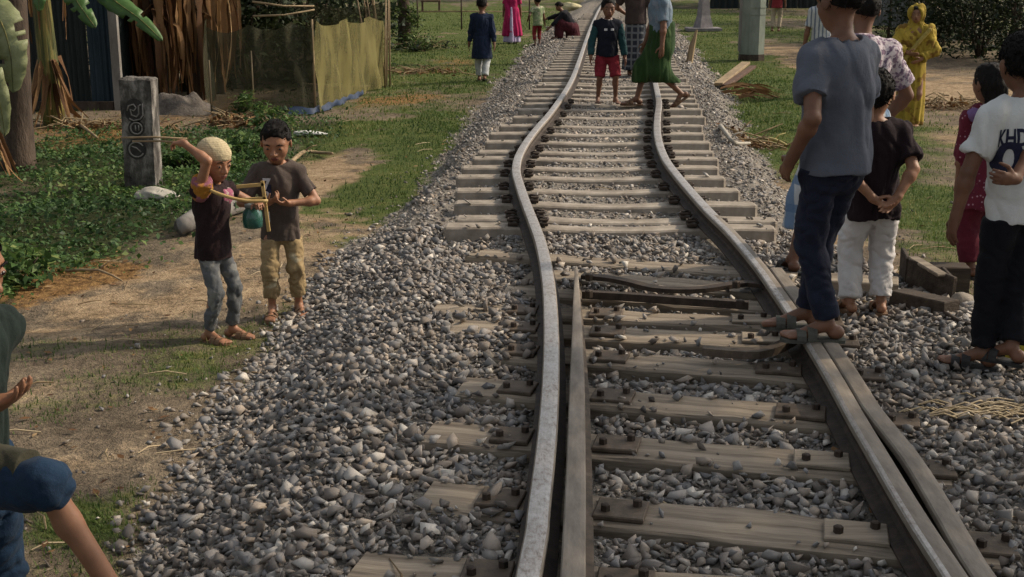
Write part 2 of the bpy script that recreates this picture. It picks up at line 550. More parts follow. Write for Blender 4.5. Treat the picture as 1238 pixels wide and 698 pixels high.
# the stock rail outside the right running rail, leaving it towards the camera
B_px = [(1222, 745), (1190, 698), (1141, 614), (1101, 550), (1058, 496), (1026, 450), (994, 402), (962, 358), (935, 322)]
pb = thin(spline([P(u, v, 0)[:2] for u, v in B_px]))
pb = np.array([p + np.array([max(0, .078 - (p[0] - np.interp(p[1], pr[:, 1], pr[:, 0]))), 0]) for p in pb])
stock = thing("stock_rail", "dull brown rusty rail lying outside and close along the rail the teenager stands on", "rail", (*pb[0], 0))
sweep("rail_head", pb, HEAD, M_rust_light, stock)
sweep("rail_base", pb, [(x if x > 0 else x * .35, z) for x, z in BASE], M_iron, stock)
# the open switch blade
S_px = [(690, 745), (692.5, 698), (694, 650), (695.5, 600), (696.5, 550), (697.3, 500), (697.8, 450), (697.8, 400), (697.2, 350), (696.5, 318)]
ps = thin(spline([P(u, v, 0)[:2] for u, v in S_px]))
blade = thing("switch_rail", "tapered rusty switch blade standing open beside the bright buckled rail", "rail", (*ps[0], 0))
fr = (ps[:, 1] - ps[0, 1]) / (ps[-1, 1] - ps[0, 1])
sc_ = np.interp(fr, [0, .5, .8, 1], [1.0, .85, .55, .22])
sweep("rail_head", ps, HEAD, M_rust_light, blade, scale=sc_)
sweep("rail_base", ps, [(x if x > 0 else x * .5, z) for x, z in BASE], M_rust, blade, scale=np.maximum(sc_, .45))

# ---------------------------------------------------------------- sleepers
ORD = ['first', 'second', 'third', 'fourth', 'fifth', 'sixth', 'seventh', 'eighth', 'ninth', 'tenth', 'eleventh', 'twelfth', 'thirteenth', 'fourteenth', 'fifteenth', 'sixteenth', 'seventeenth',
       'eighteenth', 'nineteenth', 'twentieth']
def plate_part(parent, c, rz, w, d, mat):
    pm = MB().box((c[0], c[1], c[2]), (w, d, .018), rz, bev=.004).build("bearing_plate", mat, parent)
    ca, sa = math.cos(rz), math.sin(rz)
    for q in (-.28, .30):
        x, y = c[0] + ca * q * w - sa * .03 * (1 if q > 0 else -1), c[1] + sa * q * w + ca * .03 * (1 if q > 0 else -1)
        MB().tube([(x, y, c[2] + .007), (x, y, c[2] + .030), (x, y, c[2] + .033)], [.016, .016, .010], 6).build("bolt", M_iron, pm)
    return pm

TIMB = [((430, 686), (1262, 742), 1), ((512, 598), (1205, 664), 1), ((517, 522), (1150, 572), 1), ((560, 466), (1090, 512), 1), ((600, 424), (1046, 456), 1),
        ((545, 394), (1010, 416), 1), ((525, 372), (985, 392), 1), ((612, 350), (985, 374), 0), ((640, 330), (962, 352), 0), ((570, 304), (958, 333), 0)]
TW = ["timber sleeper nearest the camera, cut by the bottom edge of the picture", "second timber sleeper from the bottom edge, wide and pale brown across the track",
      "third timber sleeper from the bottom edge, with a square pale block end in the stones", "fourth timber sleeper from the bottom edge, crossing under the blade",
      "fifth timber sleeper from the bottom edge, half buried near the sandals", "sixth timber sleeper from the bottom edge, just before the sandalled feet",
      "seventh timber sleeper from the bottom edge, long pale end beyond the bright rail", "dark timber sleeper just nearer than the bowed switch bar", "timber sleeper lying beneath the bowed switch bar",
      "last timber sleeper before the concrete ones, by the tip of the blade"]
FOOT = []     # sleeper footprints, for the stones: (cx, cy, rz, halflen, halfwidth, ztop)
for i, (a, b, pl_) in enumerate(TIMB):
    A, B = P(*a, ZS)[:2], P(*b, ZS)[:2]
    c = (A + B) / 2; d = B - A; L = np.linalg.norm(d); rz = math.atan2(d[1], d[0])
    wdt = .235 + rng.uniform(-.015, .02)
    s = thing("timber_sleeper", TW[i], "sleeper", (c[0], c[1], ZS), "timber sleepers under the switch")
    # a rough hewn beam: several sections, edges wandering a little
    nS = 15
    V, F = [], []
    for k in range(nS):
        x = (k / (nS - 1) - .5) * L
        for (yy, zz) in ((-.5, -.13), (-.5, -.010), (-.46, 0), (.46, 0), (.5, -.010), (.5, -.13)):
            j = rng.normal(0, .0035, 2)
            V.append((x + (rng.normal(0, .008) if k in (0, nS - 1) else 0), yy * wdt + j[0], zz + j[1] * .7))
    for k in range(nS - 1):
        for q in range(6):
            q2 = (q + 1) % 6
            F.append((k * 6 + q, k * 6 + q2, k * 6 + 6 + q2, k * 6 + 6 + q)[::-1])
    F.append(tuple(range(6))); F.append(tuple((nS - 1) * 6 + q for q in range(5, -1, -1)))
    o = mk("beam", np.array(V), F, M_timber)
    o.parent = s; o.location = (0, 0, 0); o.rotation_euler = (0, 0, rz)
    FOOT.append((c[0], c[1], rz, L / 2, wdt / 2, ZS))
    if pl_:
        t = np.array([math.cos(rz), math.sin(rz)])
        def at_x(x):
            return c + t * ((x - c[0]) / t[0])
        yy = c[1]
        bx = np.interp(yy, ps[:, 1][::1], ps[:, 0])
        lx, rx, sx = xl(yy), xr(yy), (np.interp(yy, pb[:, 1], pb[:, 0]) if yy < pb[-1, 1] else xr(yy) + .1)
        for x, w, mt in ((lx - .135, .15, M_rust), (bx + .155, .17, M_rust), (rx - .16, .20, M_timber if i in (0, 1, 2, 5, 6) else M_rust), (sx + .14, .14, M_rust)):
            q = at_x(x)
            plate_part(s, (q[0], q[1], ZS + .010), rz, w, .15, mt)

# concrete sleepers
def conc_mesh():
    secs = [(-1.15, .0, .75), (-1.13, .008, 1), (-.78, .012, 1), (-.45, .0, 1), (-.2, -.012, .92), (.2, -.012, .92), (.45, .0, 1), (.78, .012, 1), (1.13, .008, 1), (1.15, .0, .75)]
    V, F = [], []
    for x, dz, w in secs:
        for yy, zz in ((-.135, -.2), (-.098, -.012), (-.085, 0), (.085, 0), (.098, -.012), (.135, -.2)):
            V.append((x, yy * w, zz + dz if zz > -.1 else zz))
    n = 6
    for k in range(len(secs) - 1):
        for q in range(n):
            q2 = (q + 1) % n
            F.append((k * n + q, k * n + q2, (k + 1) * n + q2, (k + 1) * n + q)[::-1])
    F.append(tuple(range(n))); F.append(tuple((len(secs) - 1) * n + q for q in range(n - 1, -1, -1)))
    return mesh_from("concrete_beam", V, F, [M_concrete])
ME_CONC = conc_mesh()
def clip_mesh():
    b = MB()
    b.box((0, 0, .012), (.07, .11, .024), bev=.005)
    b.tube([(-.045, -.045, .03), (-.02, -.05, .045), (.03, -.03, .04), (.035, .03, .04), (-.02, .05, .045), (-.045, .045, .03)], .010, 5)
    b.tube([(.01, 0, .02), (.01, 0, .055)], .014, 6)
    return mesh_from("clip", b.V, b.F, [M_iron])
ME_CLIP = clip_mesh()
cy = [P(730, v, ZS)[1] + .08 for v in (275.5, 265.5, 247, 230, 215, 203.5, 192.5, 183, 172.5, 163, 151.5, 141.5, 132.5)]
while cy[-1] < 47: cy.append(cy[-1] + .63 + rng.uniform(-.02, .02))
for i, y in enumerate(cy):
    x = float(xc(y)) + rng.normal(0, .02)
    if i < 20: lab = f"{ORD[i]} concrete sleeper of the buckle, counted from the timber sleepers"
    else: lab = "weathered concrete sleeper far along the track beyond the boy in red shorts"
    s = thing("concrete_sleeper", lab, "sleeper", (x, y, ZS - .012 + rng.normal(0, .006)), "concrete sleepers of the buckled track" if i < 20 else "concrete sleepers far along the track", R(rng.normal(-.6, .9)))
    if i < 6: s.rotation_euler.z += R(-1.6 + .2 * i)
    link("beam", ME_CONC, s)
    FOOT.append((x, y, s.rotation_euler.z, 1.15, .10, ZS))
    if y < 17:
        for rx in (xl(y) - x, xr(y) - x):
            for sg in (-1, 1):
                o = link("clip", ME_CLIP, s)
                o.location = (rx + sg * .105, 0, .012)
                o.rotation_euler = (0, 0, 0 if sg > 0 else math.pi)

# switch bars
def bar(name, label, px, z, w, h, mat):
    pts = spline([P(u, v, z)[:2] for u, v in px], .05)
    o = thing(name, label, "bar", (*pts[0], z))
    sweep("bar_body", pts, [(-w, -h), (-w, h), (w, h), (w, -h)], mat, o, zoff=z)
    return o
b1 = bar("switch_bar", "bowed dark iron bar running across between the blade tip and the far rail", [(704, 334), (735, 337), (762, 342), (790, 349), (820, 351), (850, 350), (878, 346), (902, 343), (935, 347)], -.075, .030, .012, M_iron)
b2 = bar("switch_bar", "straight dark iron rod behind the bowed switch bar", [(704, 356), (760, 359), (830, 364), (905, 369)], -.085, .022, .020, M_iron)
b3 = bar("switch_bar", "short bent iron lug curving towards the teenager's sandals", [(850, 424), (885, 427), (915, 428), (940, 421), (958, 411)], -.07, .026, .018, M_rust)
for o, xs in ((b1, ((712, 336), (890, 345))), (b2, ((712, 356), (895, 368)))):
    for u, v in xs:
        p = P(u, v, -.06)
        MB().tube([(p[0], p[1], -.075), (p[0], p[1], -.04), (p[0], p[1], -.035)], [.022, .022, .012], 6).build("bolt", M_iron, o)

# ---------------------------------------------------------------- ballast stones
def stone_shape(r, n=12):
    v = r.normal(size=(n, 3)); v /= np.linalg.norm(v, axis=1)[:, None]
    v *= np.array([1.0, r.uniform(.55, .9), r.uniform(.32, .62)]) * r.uniform(.75, 1.2, (n, 1))
    bm = bmesh.new()
    for q in v: bm.verts.new(q)
    g = bmesh.ops.convex_hull(bm, input=bm.verts)
    for q in [q for q in bm.verts if not q.link_faces]: bm.verts.remove(q)
    bm.verts.ensure_lookup_table(); bm.verts.index_update()
    V = np.array([q.co[:] for q in bm.verts]); F = np.array([[q.index for q in f.verts] for f in bm.faces])
    bm.free()
    return V, F
SH = [stone_shape(rng, 8) for _ in range(24)]
SH_LO = [stone_shape(rng, 8) for _ in range(8)]
def rand_rot(n):
    yw = rng.uniform(0, 2 * math.pi, n); tx, ty = rng.normal(0, .5, n), rng.normal(0, .5, n)
    z0 = np.zeros(n); o1 = np.ones(n)
    Rz = np.stack([np.stack([np.cos(yw), -np.sin(yw), z0], -1), np.stack([np.sin(yw), np.cos(yw), z0], -1), np.stack([z0, z0, o1], -1)], 1)
    Rx = np.stack([np.stack([o1, z0, z0], -1), np.stack([z0, np.cos(tx), -np.sin(tx)], -1), np.stack([z0, np.sin(tx), np.cos(tx)], -1)], 1)
    Ry = np.stack([np.stack([np.cos(ty), z0, np.sin(ty)], -1), np.stack([z0, o1, z0], -1), np.stack([-np.sin(ty), z0, np.cos(ty)], -1)], 1)
    return Rx @ Ry @ Rz
def rand_rot_any(n):
    q = rng.normal(size=(n, 4)); q /= np.linalg.norm(q, axis=1)[:, None]
    w, x, y, z = q.T
    return np.stack([np.stack([1 - 2 * (y * y + z * z), 2 * (x * y - z * w), 2 * (x * z + y * w)], -1), np.stack([2 * (x * y + z * w), 1 - 2 * (x * x + z * z), 2 * (y * z - x * w)], -1),
                     np.stack([2 * (x * z - y * w), 2 * (y * z + x * w), 1 - 2 * (x * x + y * y)], -1)], 1)
def in_view(x, y, m=40):
    f = y * math.cos(PITCH) + CAMZ * math.sin(PITCH)
    u = W0 / 2 + FPX * x / np.maximum(f, .1)
    return (u > -m) & (u < W0 + m)
def scatter(y0, y1, pitch, size, x0=-6, x1=7, layers=1, dens=1.0):
    xs = np.arange(x0, x1, pitch); ys = np.arange(y0, y1, pitch)
    X, Y = np.meshgrid(xs, ys)
    out = []
    for l in range(layers):
        x = X.ravel() + rng.uniform(-.5, .5, X.size) * pitch + (l * pitch / 2)
        y = Y.ravel() + rng.uniform(-.5, .5, X.size) * pitch + (l * pitch / 2)
        k = ballast_k(x, y)
        keep = (rng.random(x.size) < k * 1.15 * dens - .05) & in_view(x, y, 60 if y0 > 4 else 140)
        x, y, k = x[keep], y[keep], k[keep]
        r = size * rng.lognormal(-.06, .34, x.size).clip(.5, 1.85)
        z = height(x, y) + (.002 + .016 * l + rng.uniform(-.006, .008, x.size)) * (.4 + .6 * k)
        ok = np.ones(x.size, bool)
        for fx, fy, rz, hl, hw, zt in FOOT:
            if fy < y0 - 1 or fy > y1 + 1: continue
            dx, dy = x - fx, y - fy
            a = dx * math.cos(rz) + dy * math.sin(rz); b = -dx * math.sin(rz) + dy * math.cos(rz)
            ins = (np.abs(a) < hl + .01) & (np.abs(b) < hw + r * .35)
            p = np.where(a > .0, .03, .03) + np.where(np.abs(b) > hw * .8, .12, 0)
            if hw > .105:    # stones lie over the outer stretch of the timber ones
                sx = np.interp(fy, pb[:, 1], pb[:, 0]) + .12 if fy < pb[-1, 1] else xr(fy) + .3
                p = np.where(x > sx + .05, .95, p)
                lx = float(xl(fy))
                p = np.where((x < lx - .12) & (np.abs(a) < hl - .22), .20, p)
                p = np.where((x < lx - .12) & (np.abs(b) > hw * .75), .4, p)
            else:
                p = np.where(np.abs(a) > .9, .05, p * .2)
            ok &= ~(ins & (rng.random(x.size) > p))
            z = np.where(ins, np.maximum(z, zt + r * .35), z)
        for path in (pl, pr, pb, ps):
            px_ = np.interp(y, path[:, 1], path[:, 0]); act = (y > path[0, 1]) & (y < path[-1, 1])
            ok &= ~(act & (np.abs(x - px_) < .07 + r * .3))
        act = (y < ps[-1, 1])
        ok &= ~(act & (x > xl(y)) & (x < np.interp(y, ps[:, 1], ps[:, 0])) & (rng.random(x.size) < .8))
        out.append(np.stack([x, y, z, r], 1)[ok])
    return np.vstack(out)
def stones_mesh(pts, shapes):
    Vs, Fs, Ts = [], [], []
    n0 = 0
    Rm = rand_rot(len(pts))
    si = rng.integers(0, len(shapes), len(pts))
    warm = vnoise(np.c_[pts[:, :2] * 1.6, np.zeros(len(pts))], 55) * .10
    tint = np.clip(rng.normal(.47, .25, len(pts)) + warm, 0, 1)
    for k, (V, F) in enumerate(shapes):
        m = si == k
        if not m.any(): continue
        q = np.einsum('nij,vj->nvi', Rm[m], V) * pts[m, 3][:, None, None]
        q += pts[m, None, :3]
        c = q.shape[0]
        Vs.append(q.reshape(-1, 3)); Ts.append(np.repeat(tint[m], len(V)))
        Fs.append((F[None] + (np.arange(c) * len(V))[:, None, None] + n0).reshape(-1, 3))
        n0 += c * len(V)
    return np.vstack(Vs), np.vstack(Fs), np.concatenate(Ts)
near = scatter(2.9, 9.0, .0435, .0292, layers=2)
mid = scatter(9.0, 21.0, .055, .026, layers=1, x0=-3, x1=6)
far_ = scatter(21.0, 45.0, .10, .04, layers=1, x0=-3, x1=7)
# the single stones that show largest lie nearest the camera, at the top of the pile
ballast = tag(thing("ballast", None, None, (0, 0, 0)), kind='structure')
fpx = near[:, 3] / near[:, 1]
u = W0 / 2 + FPX * near[:, 0] / (near[:, 1] * math.cos(PITCH) + .45)
vv = np.array([proj(p)[1] for p in near[:, :3]])
score = fpx + np.where((u < 10) | (u > W0 - 10) | (vv > 690), -9, 0) + (near[:, 2] - height(near[:, 0], near[:, 1])) * .02
pick = np.argsort(-score)[:300]
for k, (V, F) in enumerate(SH):
    pass
SM = [mesh_from("stone", V, F, [M_stone1]) for V, F in SH]
for i in pick:
    x, y, z, r = near[i]
    o = link("stone", SM[int(rng.integers(len(SM)))], ballast)
    o.location = (x, y, z + .004); o.scale = (r, r, r * .85)
    o.rotation_euler = (rng.normal(0, .45), rng.normal(0, .45), rng.uniform(0, 6.28))
rest = np.delete(near, pick, axis=0)
fines = scatter(2.9, 7.5, .036, .015, layers=1)
V1, F1, T1 = stones_mesh(rest, SH)
V2, F2, T2 = stones_mesh(np.vstack([mid, far_, fines]), SH_LO)
so = mk("stone_mass", np.vstack([V1, V2]), np.vstack([F1, F2 + len(V1)]), M_stone, ballast, tint=np.r_[T1, T2])
tag(so, kind='stuff')
print("stones", len(near), len(mid), len(far_), "tris", len(F1) + len(F2))
# ---------------------------------------------------------------- vegetation
GREEN_STOPS = [(0.0, (.018, .032, .010)), (.35, (.04, .07, .018)), (.7, (.085, .13, .03)), (1.0, (.17, .19, .055))]
M_leaf = tinted("leaf_green", GREEN_STOPS, .6, bstr=0, trans=.25)
M_weed = tinted("weed_leaf", [(0.0, (.02, .045, .014)), (.4, (.05, .105, .027)), (.75, (.105, .165, .04)), (1.0, (.21, .22, .065))], .6, bstr=0, trans=.25)
M_grass = tinted("grass_blade", [(0.0, (.032, .062, .014)), (.4, (.072, .125, .026)), (.75, (.145, .18, .045)), (1.0, (.32, .26, .11))], .7, bstr=0, trans=.3)
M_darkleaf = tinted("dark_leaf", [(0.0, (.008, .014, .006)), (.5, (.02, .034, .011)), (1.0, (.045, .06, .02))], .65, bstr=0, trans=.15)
M_dry = tinted("dry_leaf", [(0.0, (.05, .024, .012)), (.4, (.14, .07, .03)), (.75, (.27, .16, .07)), (1.0, (.42, .29, .15))], .85, bstr=0, trans=.2)
M_bark = simple("bark", [(.3, (.025, .018, .013)), (.55, (.07, .05, .036)), (.8, (.13, .10, .075))], 7, .9, .9, .02, stretch=(1, 1, .3))
M_bamboo = simple("dry_bamboo", [(.3, (.16, .11, .06)), (.7, (.36, .27, .16))], 8, .7, .3, .003, stretch=(1, 1, .2))
M_straw = tinted("straw", [(0, (.16, .11, .06)), (.5, (.30, .23, .13)), (1, (.5, .40, .26))], .85, bstr=0)

def leaf_quads(pos, size, droop=0.5, aspect=.45, r=rng, nrm=None):
    """leaf shaped faces: a bent diamond each, six vertices and two faces"""
    n = len(pos)
    d = r.normal(size=(n, 3)); d[:, 2] = d[:, 2] * .6 - droop * .5
    d /= np.linalg.norm(d, axis=1)[:, None]
    s = np.cross(d, r.normal(size=(n, 3)) * .5 + np.array([0, 0, 1.0])); s /= np.linalg.norm(s, axis=1)[:, None] + 1e-9
    up = np.cross(s, d)
    L = np.asarray(size)[:, None] if hasattr(size, '__len__') else size
    a = pos - d * L * .5; b = pos + d * L * .5 - up * L * .08
    m1 = pos + s * L * aspect * .5 + up * L * .06; m2 = pos - s * L * aspect * .5 + up * L * .06
    V = np.stack([a, m1, b, m2], 1).reshape(-1, 3)
    F = np.arange(n * 4).reshape(n, 4)
    return V, F
def clumps(n, centre, radii, r, nclump=40, spread=.22, hollow=.55):
    c = r.normal(size=(nclump, 3)); c /= np.linalg.norm(c, axis=1)[:, None]
    c *= r.uniform(hollow, 1.0, (nclump, 1)) ** .6
    k = r.integers(0, nclump, n)
    p = c[k] + r.normal(size=(n, 3)) * spread * r.uniform(.5, 1.2, (nclump, 1))[k]
    return p * np.array(radii) + np.array(centre), k
def crown(name, parent, n, centre, radii, size, mat, r, nclump=40, spread=.2, aspect=.45):
    p, k = clumps(n, centre, radii, r, nclump, spread)
    p = p[p[:, 2] > .02 - 0.5]
    V, F = leaf_quads(p, r.uniform(.6, 1.3, len(p)) * size, r=r, aspect=aspect)
    tn = np.clip(r.normal(.45, .2, nclump)[k][:len(p)] + r.normal(0, .12, len(p)), 0, 1)
    return mk(name, V, F, mat, parent, tint=np.repeat(tn, 4))
def limb(mb, a, b, ra, rb, r, n=6, wob=.08):
    a, b = np.array(a, float), np.array(b, float)
    pts = [a + (b - a) * t + (r.normal(0, wob, 3) * np.linalg.norm(b - a) * math.sin(math.pi * t) * .5) for t in np.linspace(0, 1, 6)]
    mb.tube(pts, list(np.linspace(ra, rb, 6)), n)
    return pts
def tree(label, base, h, rad, crad, seed, group=None, mat=None, n=5000, leaf=.16, name="leafy_tree", crown_h=None):
    r = np.random.default_rng(seed)
    t = thing(name, label, "tree", tuple(base), group)
    b = np.array(base, float)
    top = b + np.array([r.normal(0, .3), r.normal(0, .3), h * .62])
    mb = MB(); pts = limb(mb, b - np.array([0, 0, .1]), top, rad, rad * .55, r, 10, .05)
    mb.tube([b - np.array([0, 0, .05]), b + np.array([0, 0, .25])], [rad * 1.6, rad * .98], 10)
    cz = crown_h or h * .72
    for k in range(7):
        an = k * 2.4 + r.uniform(-.3, .3)
        e = b + np.array([math.cos(an) * crad * .7, math.sin(an) * crad * .7, cz + r.uniform(-.2, .25) * h])
        limb(mb, pts[3 + (k % 3)], e, rad * .4, rad * .08, r, 6)
    mb.build("trunk", M_bark, t, True)
    crown("crown", t, n, b + np.array([0, 0, cz]), (crad, crad, h * .30), leaf, mat or M_leaf, r, 60, .17)
    return t
def bush(label, base, radii, seed, n=1500, leaf=.1, mat=None, group=None, name="bush"):
    r = np.random.default_rng(seed)
    t = thing(name, label, "bush", tuple(base), group)
    b = np.array(base, float)
    mb = MB()
    for k in range(7):
        an = k * .9 + r.uniform(0, .5)
        limb(mb, b + np.array([math.cos(an) * .05, math.sin(an) * .05, -.03]), b + np.array([math.cos(an) * radii[0] * .6, math.sin(an) * radii[1] * .6, radii[2] * r.uniform(.9, 1.6)]), .02 + .01 * radii[2], .005, r, 5)
    mb.build("stems", M_bark, t, True)
    p, k = clumps(n, b + np.array([0, 0, radii[2] * .95]), radii, r, 30, .26, .35)
    p[:, 2] = np.maximum(p[:, 2], b[2] + .02)
    V, F = leaf_quads(p, r.uniform(.6, 1.3, len(p)) * leaf, r=r)
    tn = np.clip(r.normal(.45, .18, 30)[k] + r.normal(0, .14, len(p)), 0, 1)
    mk("foliage", V, F, mat or M_leaf, t, tint=np.repeat(tn, 4))
    return t

# grass: thin blades on the ground sheet
def grass(n, y0, y1, hgt, wid, seed, name):
    r = np.random.default_rng(seed)
    y = y0 * (y1 / y0) ** r.random(n)
    f = y * math.cos(PITCH) + .5
    x = (r.uniform(-40, W0 + 40, n) - W0 / 2) / FPX * f
    c = channels(x, y); k = ballast_k(x, y)
    w = np.clip(c['grass'] * 1.1 - .12, 0, 1) * (1 - k) * (1 - .8 * c['sand'])
    keep = r.random(n) < w
    x, y = x[keep], y[keep]
    m = len(x)
    sc = np.sqrt(y / y0)
    p = np.stack([x, y, height(x, y) - .004], 1)
    an = r.uniform(0, 6.283, m); lean = r.uniform(.15, .9, m)
    h = hgt * r.lognormal(0, .35, m) * (.6 + .4 * sc)
    wv = wid * (.5 + .5 * sc) * r.uniform(.7, 1.3, m)
    d = np.stack([np.cos(an), np.sin(an), np.zeros(m)], 1); s = np.stack([-np.sin(an), np.cos(an), np.zeros(m)], 1)
    V = np.stack([p - s * wv[:, None], p + s * wv[:, None], p + d * (h * lean)[:, None] + np.array([0, 0, 1]) * (h * np.sqrt(1.05 - lean ** 2))[:, None]], 1).reshape(-1, 3)
    tn = np.clip(.42 + .3 * vnoise(np.c_[x * 1.5, y * 1.0, x * 0], 71) + .18 * (1 - sstep(5, 9, y)) * (x < 0) - .22 * np.exp(-((x - xtoeL(y) + .45) / .5) ** 2) + r.normal(0, .18, m), 0, 1)
    o = mk(name, V, np.arange(m * 3).reshape(-1, 3), M_grass, tint=np.repeat(tn, 3))
    return tag(o, "short trampled grass growing beside the path and the stones", "grass", kind='stuff')
grass(330000, 3.0, 24.0, .023, .0032, 5, "grass")
grass(130000, 16.0, 60.0, .038, .010, 6, "grass")
# leafy weeds left of the path
def weeds(n, seed):
    r = np.random.default_rng(seed)
    x = r.uniform(-11, -1.2, n); y = r.uniform(7.0, 21, n)
    x = x * (y / 14) ** .8
    c = channels(x, y)
    keep = r.random(n) < np.clip(c['weeds'] * 1.25 - .25, 0, 1) * (1 - ballast_k(x, y))
    x, y = x[keep], y[keep]
    hh = .03 + .17 * np.clip(.4 + .9 * vnoise(np.c_[x * 2.1, y * 2.1, x * 0], 81), 0, 1.2)
    z = height(x, y) + hh * r.random(len(x)) ** .7
    V, F = leaf_quads(np.stack([x, y, z], 1), r.uniform(.028, .065, len(x)), droop=.2, aspect=.6, r=r)
    tn = np.clip(.40 + .28 * vnoise(np.c_[x * 1.2, y * 1.2, x * 0], 82) + r.normal(0, .17, len(x)), 0, 1)
    o = mk("weeds", V, F, M_weed, tint=np.repeat(tn, 4))
    tag(o, "low dark green leafy weeds covering the bank by the path", "weeds", kind='stuff')
weeds(90000, 8)
# dry leaves and twigs strewn about
def litter(n, seed):
    r = np.random.default_rng(seed)
    y = 3.2 * (30 / 3.2) ** r.random(n); x = (r.uniform(-30, W0 + 30, n) - W0 / 2) / FPX * (y + .5)
    c = channels(x, y)
    keep = r.random(n) < np.clip(c['litter'] * .8 + .05, 0, 1) * (1 - .93 * ballast_k(x, y))
    x, y = x[keep], y[keep]
    V, F = leaf_quads(np.stack([x, y, height(x, y) + .008 + .015 * r.random(len(x))], 1), r.uniform(.02, .07, len(x)), droop=0, aspect=.5, r=r)
    V = V.reshape(-1, 4, 3); zc = V[:, :, 2].mean(1, keepdims=True); V[:, :, 2] = zc + (V[:, :, 2] - zc) * .35
    o = mk("leaf_litter", V.reshape(-1, 3), F, M_dry, tint=np.repeat(np.clip(r.normal(.5, .25, len(x)), 0, 1), 4))
    tag(o, "dry brown leaves strewn over the bare earth", "leaf litter", kind='stuff')
    n2 = 620
    y = 3.4 * (22 / 3.4) ** r.random(n2); x = (r.uniform(-20, W0 + 20, n2) - W0 / 2) / FPX * (y + .5)
    c = channels(x, y); k = ballast_k(x, y)
    keep = r.random(n2) < np.clip(.25 + c['litter'] + .4 * c['sand'], 0, 1) * (1 - .7 * k)
    mb = MB(); tn = []
    for xx, yy in zip(x[keep], y[keep]):
        an = r.uniform(0, 6.28); L = r.uniform(.05, .28); z = hz(xx, yy) + .012
        dx, dy = math.cos(an) * L / 2, math.sin(an) * L / 2
        mb.tube([(xx - dx, yy - dy, hz(xx - dx, yy - dy) + .01), (xx + dy * .15, yy - dx * .15, z + .01), (xx + dx, yy + dy, hz(xx + dx, yy + dy) + .012)], [.0035, .004, .002], 4, cap=False)
        tn += [r.random()] * 12
    o = mk("twigs", np.array(mb.V), mb.F, M_straw, tint=tn)
    tag(o, "pale dry twigs and straw scattered over the ground", "twigs", kind='stuff')
litter(26000, 9)
# pebbles that have rolled off the bank
def pebbles(n, seed):
    r = np.random.default_rng(seed)
    y = 3.1 * (14 / 3.1) ** r.random(n); x = (r.uniform(-20, W0 + 20, n) - W0 / 2) / FPX * (y + .5)
    d = np.minimum(np.abs(x - xtoeL(y)), np.abs(x - xtoeR(y)))
    keep = (r.random(n) < .05 + .9 * np.exp(-d / .35)) & (ballast_k(x, y) < .9)
    x, y = x[keep], y[keep]
    rr = r.lognormal(-4.15, .45, len(x)).clip(.006, .035)
    V, F, T = stones_mesh(np.stack([x, y, height(x, y) + rr * .25, rr], 1), SH_LO)
    tag(mk("pebbles", V, F, M_stone, tint=T), "grey pebbles rolled off the ballast onto the earth", "pebbles", kind='stuff')
pebbles(5200, 10)

# ---------------------------------------------------------------- trees out of the frame on the right, whose shade falls over the near track
for i, (x, y, h, cr, ch_) in enumerate([(7.6, 4.6, 7.2, 2.1, 5.0), (9.2, 2.2, 8.0, 2.6, 5.8), (6.6, .9, 6.4, 2.0, 4.6), (10.6, 6.6, 8.6, 2.2, 6.6)]):
    tree("tall leafy tree shading the near end of the track", (x, y, ZG), h, .14, cr, 100 + i, "shade trees by the near track", n=2100, leaf=.26, crown_h=ch_)

# ---------------------------------------------------------------- left: trunk, banana plants, shed, pillar, net enclosure
p = G(25, 204)
tt = thing("tree", "rough dark brown tree trunk rising from the weeds near the tin shed", "tree", tuple(p))
r_ = np.random.default_rng(21)
mb = MB()
mb.tube([p + np.array([-.03, 0, -.1]), p + np.array([0, 0, .12]), p + np.array([.03, 0, .6]), p + np.array([.07, 0, 1.3]), p + np.array([.12, .05, 2.6]), p + np.array([.1, .1, 4.2])], [.24, .165, .14, .135, .12, .09], 14)
for k in range(5): limb(mb, p + np.array([.11, .1, 3.2 + .25 * k]), p + np.array([math.cos(k * 1.3 + 2) * 1.6, math.sin(k * 1.3 + 2) * 1.6, 4.8 + .3 * k]), .06, .015, r_)
mb.build("trunk", M_bark, tt, True)
crown("crown", tt, 1800, p + np.array([-.3, .3, 5.0]), (1.8, 1.8, 1.1), .2, M_leaf, r_, 40)

